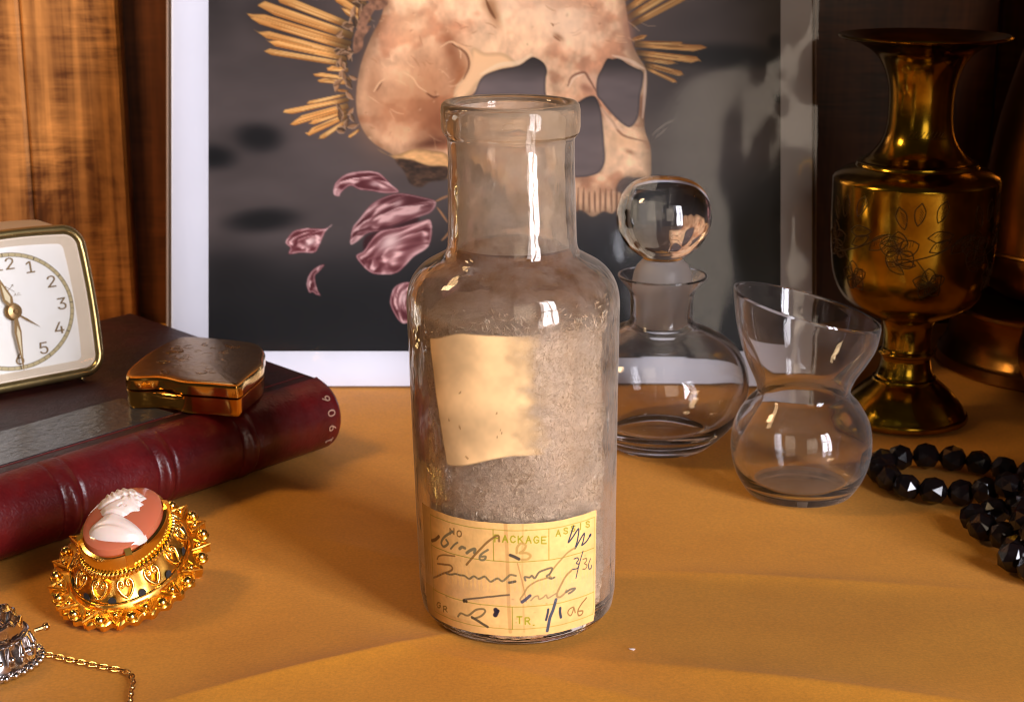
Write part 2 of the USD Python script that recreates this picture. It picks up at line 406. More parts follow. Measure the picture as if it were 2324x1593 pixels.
mat('red_leather', {'tc': ('texture_coordinate', {}), 'n': ('noise_texture', {'scale': 70.0, 'detail': 6.0, 'roughness': 0.65}),
                    'r': ('rgb_ramp', {'ramp': [(0.3, (0.060, 0.003, 0.005)), (0.7, (0.115, 0.005, 0.006))]}),
                    'm': ('mapping', {'scale': (1, 1, 1)}), 'v': ('voronoi_texture', {'scale': 520.0, 'feature': 'distance_to_edge'}), 'n2': ('noise_texture', {'scale': 240.0, 'detail': 5.0}),
                    's': ('math', {'math_type': 'multiply_add', 'value2': 0.6}), 'bp': ('bump', {'strength': 0.35, 'distance': 0.0007}),
                    'rr': ('map_range', {'to_min': 0.24, 'to_max': 0.46}), 'p': ('principled_bsdf', {'specular_ior_level': 0.55})},
    [('tc.object', 'n.vector'), ('tc.object', 'v.vector'), ('tc.object', 'n2.vector'), ('n.fac', 'r.fac'), ('r.color', 'p.base_color'), ('v.distance', 's.value1'), ('n2.fac', 's.value3'), ('s.value', 'bp.height'), ('bp.normal', 'p.normal'), ('n2.fac', 'rr.value'), ('rr.result', 'p.roughness')])
mat('shaded_cover_leather', {'tc': ('texture_coordinate', {}), 'n': ('noise_texture', {'scale': 70.0, 'detail': 6.0, 'roughness': 0.65}),  # same leather as the spine, its shade painted in as darker colour
                    'r': ('rgb_ramp', {'ramp': [(0.3, (0.010, 0.0015, 0.0015)), (0.7, (0.030, 0.002, 0.003))]}),
                    'm': ('mapping', {'scale': (1, 1, 1)}), 'v': ('voronoi_texture', {'scale': 520.0, 'feature': 'distance_to_edge'}), 'n2': ('noise_texture', {'scale': 240.0, 'detail': 5.0}),
                    's': ('math', {'math_type': 'multiply_add', 'value2': 0.6}), 'bp': ('bump', {'strength': 0.35, 'distance': 0.0007}),
                    'rr': ('map_range', {'to_min': 0.36, 'to_max': 0.55}), 'p': ('principled_bsdf', {'specular_ior_level': 0.35})},
    [('tc.object', 'n.vector'), ('tc.object', 'v.vector'), ('tc.object', 'n2.vector'), ('n.fac', 'r.fac'), ('r.color', 'p.base_color'), ('v.distance', 's.value1'), ('n2.fac', 's.value3'), ('s.value', 'bp.height'), ('bp.normal', 'p.normal'), ('n2.fac', 'rr.value'), ('rr.result', 'p.roughness')])
simple('grey_leather', (0.045, 0.040, 0.040), 0.22, bump=(330, 0.55, 0.0007), specular_ior_level=0.6)
simple('page_edges', (0.55, 0.42, 0.26), 0.8, bump=(1200, 0.3, 0.0004))
simple('gilt_letter', (0.72, 0.50, 0.36), 0.4, 0.5)
simple('clock_cream', (0.78, 0.66, 0.52), 0.4)
simple('clock_case', (0.36, 0.26, 0.18), 0.5, bump=(500, 0.3, 0.0003))
simple('clock_brass', (0.46, 0.34, 0.15), 0.25, 0.9, var=(90, (0.34, 0.26, 0.10)))
simple('clock_dial', (0.77, 0.75, 0.71), 0.45, var=(60, (0.73, 0.70, 0.64)))
simple('clock_numeral', (0.22, 0.145, 0.065), 0.35, 0.3)
simple('clock_track', (0.42, 0.34, 0.17), 0.5)
simple('clock_lume', (0.62, 0.52, 0.32), 0.5)
simple('clock_ink', (0.10, 0.075, 0.04), 0.6)
simple('clock_hand', (0.42, 0.26, 0.11), 0.25, 0.8)

# ------------------------------------------------------------------ table with its tan cloth
def tabletop():
    xs = np.concatenate([np.linspace(-0.75, -0.27, 30)[:-1], np.linspace(-0.27, 0.27, 340), np.linspace(0.27, 0.75, 30)[1:]])
    ys = np.concatenate([np.linspace(-0.10, 0.40, 30)[:-1], np.linspace(0.40, 0.70, 230), np.linspace(0.70, 0.925, 70)[1:]])
    X, Y = np.meshgrid(xs, ys, indexing='ij')
    Z = np.zeros_like(X)

    def fold(a, b, h, w, side=1.0):
        a, b = np.array(a), np.array(b)
        e = (b - a) / np.linalg.norm(b - a)
        s = (X - a[0]) * e[0] + (Y - a[1]) * e[1]
        d = -(X - a[0]) * e[1] + (Y - a[1]) * e[0]
        L = np.linalg.norm(b - a)
        on = smoothstep(-0.06, 0.03, s) * (1 - smoothstep(L - 0.03, L + 0.07, s))
        return h * on * np.exp(-np.abs(d) / w) * (0.75 + 0.25 * np.sin(s * 40))
    Z += fold((-0.095, 0.470), (-0.030, 0.506), 0.0026, 0.010)
    Z += fold((-0.030, 0.500), (0.09, 0.440), 0.0016, 0.012)
    Z += fold((0.055, 0.487), (0.20, 0.445), 0.0022, 0.011)
    Z += fold((0.055, 0.566), (0.15, 0.552), 0.0012, 0.009)
    Z += fold((-0.075, 0.600), (-0.030, 0.572), 0.0008, 0.010)
    Z += 0.0006 * (fbm(np.stack([X * 9, Y * 9, 0 * X], -1), 3, 3) - 0.5)
    Z -= Z.max() * 0.0
    Z = Z - 0.0004
    v = np.stack([X, Y, Z], -1).reshape(-1, 3)
    f = grid_faces(len(xs), len(ys))
    w = UsdGeom.Xform.Define(stage, '/World/table').GetPrim()
    w.SetCustomDataByKey('label', 'tan orange cloth covered table top with soft creases'); w.SetCustomDataByKey('category', 'table'); w.SetCustomDataByKey('kind', 'structure')
    part(w, 'tablecloth', (v, f), 'tan_cloth', smooth=True)
    part(w, 'table_board', box(-0.75, 0.75, -0.10, 0.925, -0.04, -0.003, 0.002), 'dark_wood')


tabletop()

# ------------------------------------------------------------------ wooden backing of upright boards, and an unseen board added to shade the right
back = thing('wooden_panelling', 'dark brown upright wooden boards behind the framed skull print and brass vase', 'panelling', (0, 0, 0))
edges = [-0.45, -0.150, -0.035, 0.075, 0.160, 0.2610, 0.36]
for i, (a, b) in enumerate(zip(edges[:-1], edges[1:])):
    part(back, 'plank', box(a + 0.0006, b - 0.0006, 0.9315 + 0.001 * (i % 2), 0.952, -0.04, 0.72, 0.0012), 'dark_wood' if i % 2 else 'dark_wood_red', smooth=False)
part(back, 'shade_board', box(0.302, 0.322, 0.42, 0.9295, -0.04, 0.72, 0.0015), 'dark_wood', smooth=False)  # unseen board, added to keep window light off the right
board = thing('wooden_board', 'golden brown rough sawn boards standing upright behind the alarm clock', 'board', (0, 0, 0))
for i, (a, b) in enumerate(zip([-0.42, -0.2592], [-0.2598, -0.2075])):
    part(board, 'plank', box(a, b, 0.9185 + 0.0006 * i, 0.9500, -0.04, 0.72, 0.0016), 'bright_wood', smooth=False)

# ------------------------------------------------------------------ the print, leaning back against the boards
SC = 0.2128e-3                     # metres a drawing unit


def skull_print():
    xa, xb, yb_, yt = 473.0, 1772.0, 797.0, -1107.0
    xs = np.linspace(xa, xb, 600)
    ys = np.concatenate([np.linspace(yt, -120, 110)[:-1], np.linspace(-120, yb_, 420)])
    X, Y = np.meshgrid(xs, ys, indexing='ij')
    P = Print(X, Y, (0.31, 0.268, 0.255))
    x, y = P.X, P.Y
    q = np.stack([x / 260, y / 110, 0 * x], -1)
    cloud = fbm(q, 4, 11)[:, None]
    k = smoothstep(430, 700, y + 0.12 * (x - 900))[:, None]
    P.c = P.c * (0.78 + 0.50 * cloud) * (1 - k) + np.array([0.088, 0.086, 0.094]) * (0.8 + 0.3 * cloud) * k
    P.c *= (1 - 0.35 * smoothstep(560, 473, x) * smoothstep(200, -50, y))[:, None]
    P.c += 0.045 * smoothstep(1450, 1772, x)[:, None] * (1 - k)  # sleeve haze painted into the ground as lightening to the right
    # blurred dark patches
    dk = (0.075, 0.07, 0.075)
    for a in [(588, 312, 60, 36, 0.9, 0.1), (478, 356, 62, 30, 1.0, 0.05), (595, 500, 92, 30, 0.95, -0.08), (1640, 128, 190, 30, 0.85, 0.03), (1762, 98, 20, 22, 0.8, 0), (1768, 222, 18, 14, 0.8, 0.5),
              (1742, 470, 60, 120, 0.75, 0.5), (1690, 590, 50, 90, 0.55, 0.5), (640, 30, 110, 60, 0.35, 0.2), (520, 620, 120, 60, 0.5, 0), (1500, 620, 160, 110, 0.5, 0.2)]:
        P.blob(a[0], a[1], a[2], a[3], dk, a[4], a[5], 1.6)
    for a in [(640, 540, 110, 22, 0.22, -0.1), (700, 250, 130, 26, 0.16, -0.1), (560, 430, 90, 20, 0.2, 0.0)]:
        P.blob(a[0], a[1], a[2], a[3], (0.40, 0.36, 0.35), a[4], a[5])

    L = lambda pts: [(348.6 + 0.316 * a, 0.316 * b) for a, b in pts]
    R = lambda pts: [(1007 + 0.3833 * a, 0.3833 * b) for a, b in pts]
    C = lambda pts: [(604 + 0.3404 * a, 348.6 + 0.3404 * b) for a, b in pts]

    # straw-like rays
    def ray(tip, base, w, warm=1.0, notch=False):
        t, b = np.array(tip), np.array(base)
        e = (b - t) / np.linalg.norm(b - t); nrm = np.array([-e[1], e[0]])
        w *= 0.5
        tone = rng.uniform(0.88, 1.06) * warm
        c0, c1 = np.array([0.74, 0.45, 0.19]) * tone, np.array([1.0, 0.77, 0.46]) * tone
        Lr = np.linalg.norm(b - t)

        def shade(x, y, d):
            s = ((x - t[0]) * e[0] + (y - t[1]) * e[1]) / Lr
            v = (x - t[0]) * nrm[0] + (y - t[1]) * nrm[1]
            f = 0.5 + 0.5 * noise(np.stack([s * 5 + t[0], v * 0.55, 0 * s + t[1]], -1), 5)
            g = smoothstep(-w, w * 0.4, -v) * 0.8 * f + 0.2 * f
            col = c0 + (c1 - c0) * g[:, None]
            return col * (1 - 0.55 * smoothstep(0.72, 1.0, s))[:, None] * (0.7 + 0.3 * smoothstep(0, 1.6, d))[:, None]
        kx = min(w * 2.6, Lr * 0.3)
        s1, s2, s3 = rng.uniform(0.2, 1.4), rng.uniform(0.4, 1.6), rng.uniform(-0.5, 0.5)
        P.shape([t + nrm * w * s3, t + e * kx * s1 + nrm * w * 0.9, b + nrm * w * 0.7, b - nrm * w * 0.7, t + e * kx * s2 - nrm * w * 0.9, t + e * kx * 0.35 * s2 - nrm * w * 0.15], shade, 1.0, smooth=False)
        for _ in range(3):
            v = rng.uniform(-0.6, 0.6) * w; u0 = rng.uniform(0.1, 0.4); u1 = rng.uniform(0.6, 0.9)
            P.stroke([t + e * Lr * u0 + nrm * v, t + e * Lr * u1 + nrm * v * 0.8], 1.7, (0.50, 0.30, 0.12) if rng.random() < 0.5 else (1.0, 0.84, 0.56), 0.55)
    for tip, base, w in [((700, -420), (1420, 40), 60), ((860, -300), (1440, 60), 60), ((1010, -330), (1480, 40), 60), ((1160, -330), (1520, 40), 60), ((1290, -30), (1560, 150), 60), ((1330, 50), (1520, 170), 44),
                         ((860, -30), (1420, 190), 72), ((745, 30), (1430, 262), 84), ((665, 95), (1420, 320), 64), ((690, 130), (1400, 352), 48), ((715, 225), (1400, 398), 62), ((800, 295), (1390, 425), 52),
                         ((790, 365), (1390, 465), 50), ((1240, 490), (1400, 505), 44), ((1145, 530), (1420, 570), 38), ((1170, 575), (1420, 598), 38), ((1295, 645), (1400, 658), 24), ((1090, 745), (1390, 680), 30),
                         ((915, 815), (1400, 715), 46), ((1110, 890), (1390, 800), 38), ((975, 885), (1400, 760), 62), ((1090, 965), (1390, 830), 50), ((1180, 1005), (1400, 860), 40), ((1395, 990), (1480, 930), 26)]:
        (a, b) = L([tip, base]); ray(a, b, w * 0.316)
    for tip, base, w in [((1500, -60), (1110, 150), 52), ((1420, -90), (1090, 110), 56), ((1330, -110), (1080, 60), 52), ((1240, -160), (1050, 10), 52), ((1210, 210), (1110, 240), 30), ((1565, 290), (1130, 265), 46),
                         ((1420, 260), (1130, 252), 28), ((1530, 360), (1140, 312), 48), ((1390, 378), (1170, 348), 32), ((1430, 445), (1190, 380), 38), ((1385, 490), (1190, 400), 28)]:
        (a, b) = R([tip, base]); ray(a, b, w * 0.3833, 0.92)

    # skull
    cream = np.array([1.02, 0.84, 0.665])
    skull = [(1412, -60), (1423, 31), (1432, 88), (1446, 123), (1464, 153), (1469, 184), (1464, 235), (1463, 291), (1476, 333), (1478, 375), (1474, 402), (1440, 404), (1416, 418), (1408, 452), (1392, 484), (1370, 480), (1344, 492), (1316, 476),
             (1290, 492), (1250, 485), (1200, 470), (1130, 452), (1085, 415), (1050, 392), (1020, 402), (985, 402), (950, 390), (912, 365), (880, 345), (858, 332), (835, 312), (815, 275), (808, 222), (818, 150), (842, 85), (868, 30), (880, -60),
             (905, -220), (960, -380), (1060, -470), (1180, -490), (1300, -440), (1380, -300), (1408, -170)]

    def bone(x, y, d):
        f = fbm(np.stack([x / 34, y / 34, 0 * x], -1), 5, 21)
        g = fbm(np.stack([x / 9, y / 16, 0 * x + 3], -1), 3, 22)
        h = fbm(np.stack([x / 70, y / 60, 0 * x + 9], -1), 4, 23)
        col = cream * (0.66 + 0.40 * f + 0.16 * g)[:, None]
        col = col * (1 - 0.30 * smoothstep(0.50, 0.68, h)[:, None] * np.array([0.5, 0.85, 1.0]))
        rim = smoothstep(26, 0, d)[:, None]
        return np.clip(col * (1 - 0.32 * rim) + np.array([0.02, -0.01, -0.03]) * rim, 0, 1)
    P.shape(skull, bone, 2.2)
    for a in [(1190, -40, 150, 110, (0.97, 0.86, 0.73), 0.8, 0), (1290, 60, 90, 60, (0.97, 0.86, 0.74), 0.6, 0.2), (930, 60, 60, 60, (0.95, 0.80, 0.62), 0.5, 0), (1080, 110, 60, 40, (0.93, 0.79, 0.62), 0.5, 0),
              (905, 250, 100, 110, (0.66, 0.44, 0.28), 0.62, 0.3), (845, 190, 30, 110, (0.62, 0.42, 0.28), 0.55, 0.0), (985, 190, 70, 110, (0.60, 0.36, 0.20), 0.50, -0.15), (1005, 285, 60, 60, (0.50, 0.27, 0.14), 0.72, 0.2),
              (1030, 130, 26, 90, (0.52, 0.30, 0.17), 0.72, -0.25), (980, 325, 60, 16, (0.34, 0.17, 0.09), 0.85, -0.2), (1045, 190, 18, 70, (0.62, 0.36, 0.19), 0.6, 0.2), (1425, 70, 18, 60, (0.74, 0.52, 0.42), 0.6, -0.1),
              (1120, 30, 14, 36, (0.52, 0.33, 0.18), 0.7, -0.4), (1112, 8, 24, 20, (0.60, 0.40, 0.24), 0.5, 0), (1268, 84, 14, 6, (0.45, 0.28, 0.16), 0.6, 0.6), (1345, 185, 46, 26, (0.86, 0.68, 0.56), 0.6, 0.4),
              (1330, 200, 22, 10, (0.62, 0.42, 0.32), 0.7, 0.4), (1430, 345, 14, 6, (0.5, 0.3, 0.2), 0.7, 0.4), (1420, 320, 50, 20, (0.90, 0.70, 0.50), 0.4, 0.2), (1350, 440, 60, 40, (0.70, 0.50, 0.36), 0.5, 0)]:
        P.blob(*a[:4], a[4], a[5], a[6])
    # raised ridge from the brow down past the temple, and the lower cheek plate
    P.shape([(1145, 122), (1175, 152), (1130, 172), (1090, 188), (1068, 214), (1040, 232), (1030, 205), (1060, 160), (1072, 110), (1100, 120)], lambda x, y, d: np.array([0.93, 0.76, 0.57]) * (0.86 + 0.16 * smoothstep(0, 12, d))[:, None], 4)
    P.shape([(856, 338), (880, 352), (905, 350), (940, 338), (980, 342), (1016, 352), (1030, 400), (985, 404), (945, 388), (905, 366)], lambda x, y, d: np.array([0.86, 0.66, 0.43]) * (0.72 + 0.30 * smoothstep(0, 10, d))[:, None] * (0.85 + 0.3 * fbm(np.stack([x / 14, y / 7, 0 * x], -1), 3, 5))[:, None], 1.6)
    # hollows
    gap = np.array([0.44, 0.385, 0.375])

    def hollow(top):
        def f(x, y, d):
            t = smoothstep(top, top + 70, y)
            c = np.array([0.17, 0.14, 0.135]) + (gap - np.array([0.17, 0.14, 0.135])) * t[:, None]
            return c * (0.72 + 0.28 * smoothstep(0, 7, d))[:, None] * (0.92 + 0.16 * fbm(np.stack([x / 60, y / 20, 0 * x], -1), 2, 8))[:, None]
        return f
    P.shape(R([(150, 600), (185, 545), (230, 455), (330, 412), (440, 390), (500, 352), (535, 340), (590, 372), (612, 420), (604, 470), (606, 560), (640, 620), (520, 640), (300, 640)]), hollow(125), 1.8)
    P.shape(R([(968, 350), (1000, 352), (1040, 346), (1090, 380), (1140, 405), (1180, 428), (1178, 500), (1164, 570), (1152, 690), (1110, 752), (1060, 735), (990, 668), (938, 605), (906, 560), (908, 470), (935, 410)]), hollow(125), 1.8)
    P.shape(R([(770, 640), (800, 604), (850, 574), (898, 574), (928, 640), (942, 740), (950, 850), (955, 950), (930, 1012), (890, 1036), (820, 1050), (760, 1035), (730, 900), (740, 760)]), hollow(200), 2.0)
    P.shape(R([(1040, 1075), (1090, 1045), (1150, 1060), (1200, 1052), (1215, 1075), (1130, 1100), (1060, 1140), (1020, 1130)]), (0.33, 0.27, 0.25), 3, alpha=0.85)
    # nose bridge, cheek bone edges, cracks
    hl = (0.98, 0.88, 0.76)
    for p, w, c, a in [(R([(735, 510), (760, 455), (830, 430), (862, 470), (905, 545)]), 4, (0.50, 0.33, 0.25), 0.8), (R([(742, 520), (775, 462), (830, 440)]), 3, hl, 0.6), (R([(915, 590), (945, 655), (1000, 720), (1060, 800), (1190, 838)]), 4, (0.55, 0.36, 0.26), 0.7),
                       (R([(935, 640), (1000, 735), (1060, 770)]), 9, (0.95, 0.80, 0.66), 0.6), (R([(1195, 420), (1190, 560), (1178, 700)]), 5, (0.94, 0.82, 0.72), 0.7), (R([(960, 800), (975, 900), (965, 1000)]), 6, (0.95, 0.80, 0.62), 0.6),
                       (R([(220, 440), (330, 385), (440, 372), (520, 322)]), 7, (0.97, 0.86, 0.70), 0.7), (R([(1000, 330), (1100, 360), (1190, 410)]), 6, (0.97, 0.85, 0.72), 0.7), (L([(1580, 660), (1620, 600), (1660, 565)]), 3, (0.93, 0.76, 0.58), 0.8),
                       (L([(1600, 655), (1640, 590)]), 2.5, (0.40, 0.22, 0.13), 0.7), (L([(1790, 520), (1860, 560), (1900, 620), (1960, 660)]), 2.6, (0.93, 0.76, 0.58), 0.7), (L([(1960, 670), (2010, 700), (2050, 690)]), 3.5, (0.38, 0.2, 0.11), 0.8),
                       (L([(2060, 340), (2140, 300), (2200, 360), (2206, 420)]), 3, (0.95, 0.8, 0.62), 0.7), (R([(60, 250), (140, 300), (165, 380), (130, 470), (60, 570)]), 5, (0.93, 0.75, 0.56), 0.75), (R([(50, 262), (130, 316), (150, 390), (118, 470)]), 4, (0.36, 0.2, 0.11), 0.6),
                       (R([(250, 0), (275, 60), (305, 110)]), 5, (0.42, 0.25, 0.13), 0.8), (R([(640, 140), (650, 155)]), 3, (0.5, 0.32, 0.2), 0.7), (R([(650, 215), (690, 245)]), 3, (0.5, 0.32, 0.2), 0.7)]:
        P.stroke(p, w, c, a)
    for _ in range(34):
        a, b = rng.uniform(830, 1040) if rng.random() < 0.6 else rng.uniform(1060, 1400), rng.uniform(20, 320)
        if a > 1060 and b > 110: continue
        r = rng.uniform(1.5, 7); q = rng.uniform(0, 3)
        P.blob(a, b, r, r * rng.uniform(0.3, 0.8), (0.46, 0.27, 0.15), rng.uniform(0.15, 0.5), q)
        P.blob(a + r * 0.7, b + r * 0.7, r * 0.9, r * 0.5, (1.0, 0.86, 0.68), 0.35, q)
    # weathered mottling and fine scratches
    for _ in range(120):
        a, b = rng.uniform(830, 1460), rng.uniform(-60, 330)
        near_bone = (a < 1040 and b < 330) or b < 100
        if not near_bone: continue
        q = rng.uniform(-0.6, 0.6) + (0.9 if a < 1000 else 0.1); L_ = rng.uniform(8, 34)
        P.stroke([(a, b), (a + L_ * math.cos(q) * 0.5, b + L_ * math.sin(q) * 0.5 + rng.uniform(-4, 4)), (a + L_ * math.cos(q), b + L_ * math.sin(q))], rng.uniform(1.2, 3.4), (0.98, 0.82, 0.64) if rng.random() < 0.55 else (0.55, 0.34, 0.20), rng.uniform(0.15, 0.42))
    for xx in np.arange(1300, 1402, 12.5):
        P.stroke([(xx, 430 + rng.uniform(-6, 6)), (xx + rng.uniform(-2, 2), 482)], 3.2, (0.45, 0.29, 0.20), 0.75)
        P.stroke([(xx + 5, 436), (xx + 5, 478)], 4, (0.92, 0.74, 0.56), 0.5)
    # curled leaves round the back of the head
    for _ in range(46):
        t = rng.uniform(0, 1)
        a = np.array([780 + 70 * max(0, (0.35 - t)) * 2.2 + rng.uniform(-16, 22), -30 + 330 * t])
        d = rng.uniform(0, 2 * PI); r = rng.uniform(7, 17)
        e = np.array([math.cos(d), math.sin(d)]); nn = np.array([-e[1], e[0]])
        tone = rng.uniform(0.35, 0.85)
        P.shape([a - e * r, a + nn * r * 0.5, a + e * r, a - nn * r * 0.35], lambda x, y, dd, tone=tone: np.array([0.80, 0.58, 0.40]) * tone * (0.6 + 0.5 * smoothstep(0, 4, dd))[:, None], 1.3)
        P.stroke([a - e * r, a + nn * r * 0.45, a + e * r], 2.2, (0.92, 0.74, 0.58), 0.55)
    for a, b in [((880, 10), (840, -60)), ((860, 5), (830, 60)), ((842, 60), (822, 110))]:
        P.shape([a, (a[0] - 16, (a[1] + b[1]) / 2), b, (b[0] - 20, b[1] + 10), (a[0] - 34, a[1] + 10)], lambda x, y, d: np.array([0.62, 0.44, 0.33]) * (0.6 + 0.6 * fbm(np.stack([x / 8, y / 8, 0 * x], -1), 3, 3))[:, None], 2)
    # dry leaf under the jaw
    P.shape(C([(860, 40), (920, 120), (960, 200), (1030, 225), (1090, 190), (1200, 170), (1210, 90), (1080, 80), (960, 40)]), lambda x, y, d: np.array([0.30, 0.21, 0.15]) * (0.4 + 1.1 * fbm(np.stack([x / 12, y / 6, 0 * x], -1), 3, 6))[:, None], 3)

    # petals
    def petal(pts, axis, bright, spec=None, scale=1.0):
        a, b = [np.array(v) for v in C(axis)]
        e = (b - a) / np.linalg.norm(b - a); nn = np.array([-e[1], e[0]]); Lp = np.linalg.norm(b - a)

        def f(x, y, d):
            s = ((x - a[0]) * e[0] + (y - a[1]) * e[1]) / Lp
            v = ((x - a[0]) * nn[0] + (y - a[1]) * nn[1])
            w = fbm(np.stack([s * 3.4 + d * 0.03, (v + 0.5 * d) / (10.5 * scale), 0 * s + a[0]], -1), 3, 31)
            st = 0.5 + 0.5 * np.sin((0.30 * v + 0.62 * d) / (1.9 * scale) + 9 * w + 2 * s)
            g = np.clip(0.06 + 1.05 * smoothstep(0.36, 0.66, w) * (0.30 + 0.70 * st ** 1.5), 0, 1)
            col = np.array([0.34, 0.11, 0.13]) + (np.array([1.0, 0.80, 0.77]) - np.array([0.34, 0.11, 0.13])) * g[:, None]
            edge = np.exp(-((d - 2.2) / 1.5) ** 2)[:, None]
            return np.clip(col * (1 - edge * 0.65) + np.array([0.90, 0.68, 0.67]) * edge * 0.65, 0, 1) * bright
        P.shape(C(pts), f, 1.6)
    petal([(450, 270), (460, 200), (530, 140), (640, 118), (740, 125), (800, 170), (830, 205), (885, 255), (800, 265), (700, 250), (620, 240), (560, 215), (500, 260), (485, 285)], [(450, 240), (880, 200)], 0.92)
    petal([(560, 600), (575, 500), (620, 440), (700, 340), (800, 285), (900, 265), (1040, 290), (1130, 320), (1100, 390), (1000, 430), (800, 510), (680, 530), (600, 590)], [(570, 560), (1130, 320)], 0.86)
    P.shape(C([(660, 560), (760, 510), (1000, 430), (980, 480), (760, 590), (690, 660), (650, 640)]), (0.20, 0.05, 0.07), 4, alpha=0.85)
    petal([(600, 690), (650, 650), (690, 590), (760, 520), (900, 490), (1010, 460), (1090, 440), (1105, 520), (1080, 620), (980, 690), (880, 790), (780, 805), (690, 790)], [(610, 720), (1090, 480)], 0.95)
    petal([(130, 590), (180, 520), (260, 500), (330, 500), (395, 500), (440, 475), (395, 520), (350, 620), (320, 660), (230, 660), (150, 670), (160, 630)], [(140, 640), (400, 500)], 1.0, scale=0.7)
    petal([(270, 870), (290, 800), (340, 755), (390, 740), (350, 790), (325, 820), (340, 900), (362, 945), (330, 940), (310, 925), (285, 925)], [(300, 930), (380, 740)], 0.9, scale=0.7)
    petal([(825, 990), (850, 900), (900, 865), (960, 860), (1050, 900), (1060, 1060), (960, 1120), (905, 1130), (860, 1080)], [(900, 1120), (930, 860)], 0.95, scale=0.8)
    for a in [(885, 348 + 0.34 * 590, 34, 20, 0.85, -0.55), (705, 548, 15, 9, 0.8, -0.5), (858 + 45, 462, 16, 8, 0.6, -0.5), (850, 418, 16, 6, 0.5, 0.1), (915, 675, 8, 20, 0.6, 0.2)]:
        P.blob(a[0], a[1], a[2], a[3], (0.97, 0.86, 0.82), a[4], a[5])
    for p in [[(1130, 320), (1170, 300), (1230, 275)], [(1140, 360), (1170, 400), (1210, 460)], [(1170, 580), (1200, 550), (1230, 510)]]:
        P.stroke(C(p), 3.2, (0.72, 0.50, 0.32), 0.9)
    for p in [R([(1235, 800), (1300, 745), (1365, 710)]), R([(1250, 820), (1320, 760)])]:
        P.stroke(p, 3, (0.62, 0.56, 0.50), 0.55)

    pr = thing('art_print', 'large white bordered skull print in a clear sleeve, leaning behind the bottle', 'print', (-0.0099, 0.7968, 0.0), rotx=-PITCH)
    W, H = (1848 - 383) * SC, 2072 * SC
    ox = (383 + 1848) / 2
    part(pr, 'backing', box(-W / 2, W / 2, 0.0012, 0.0036, 0, H, 0.0004), 'brown_card', smooth=False)
    part(pr, 'paper', box(-W / 2 + 0.0012, W / 2 - 0.0010, 0.0004, 0.0011, 0.0009, H - 0.001), 'white_paper', smooth=False)
    xs_, zs_ = (x - ox) * SC, (880 - y) * SC
    v = np.stack([xs_, np.full_like(xs_, 0.0002), zs_], -1)
    f = grid_faces(len(xs), len(ys))                    # y runs down, so these face forwards
    nrm = np.cross(v[f[0, 1]] - v[f[0, 0]], v[f[0, 2]] - v[f[0, 0]])
    if nrm[1] > 0: f = f[:, ::-1]
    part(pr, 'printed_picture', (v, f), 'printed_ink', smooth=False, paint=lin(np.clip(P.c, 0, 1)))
    # sleeve: a clear sheet that lies flat to the left and buckles to the right
    us, vs = np.linspace(-W / 2 - 0.0008, W / 2 + 0.0004, 260), np.linspace(0.0, H, 300)
    U, V = np.meshgrid(us, vs, indexing='ij')
    g = smoothstep(0.02, 0.135, U)
    e = smoothstep(0.105, 0.150, U)
    n1 = fbm(np.stack([U * 12 + V * 5, V * 17 - U * 6, 0 * U], -1), 2, 41) - 0.5
    n2 = fbm(np.stack([U * 45, V * 26, 0 * U + 2], -1), 2, 44) - 0.5
    D = 0.0019 + 0.0007 * (n1 + 0.5) + g * (0.0042 * (n1 + 0.5) + 0.0006) + e * 0.0060 * (n2 + 0.5)
    sv = np.stack([U, -D, V], -1).reshape(-1, 3)
    sf = grid_faces(len(us), len(vs))
    part(pr, 'clear_sleeve', (sv, sf), 'clear_plastic', smooth=True)
    part(pr, 'sleeve_edge', box(-W / 2 - 0.0012, -W / 2 - 0.0002, -0.0008, 0.0034, 0, H, 0.0003), 'plastic_edge', smooth=False)
    part(pr, 'sleeve_edge', box(W / 2 + 0.0002, W / 2 + 0.0010, -0.0008, 0.0034, 0, H, 0.0003), 'plastic_edge', smooth=False)


skull_print()

# ------------------------------------------------------------------ the old medicine bottle
BX, BY = 0.0019, 0.5322


def lean(v):
    v = np.array(v, float)
    v[:, 0] += -0.0145 * v[:, 2]
    return v


def wobble(v):
    """Hand-blown: slightly out of round."""
    v = np.array(v, float)
    th = np.arctan2(v[:, 1], v[:, 0])
    k = 1 + 0.0045 * np.sin(2 * th + 14 * v[:, 2]) + 0.003 * np.sin(3 * th - 40 * v[:, 2] + 1)
    v[:, :2] *= k[:, None]
    return lean(v)


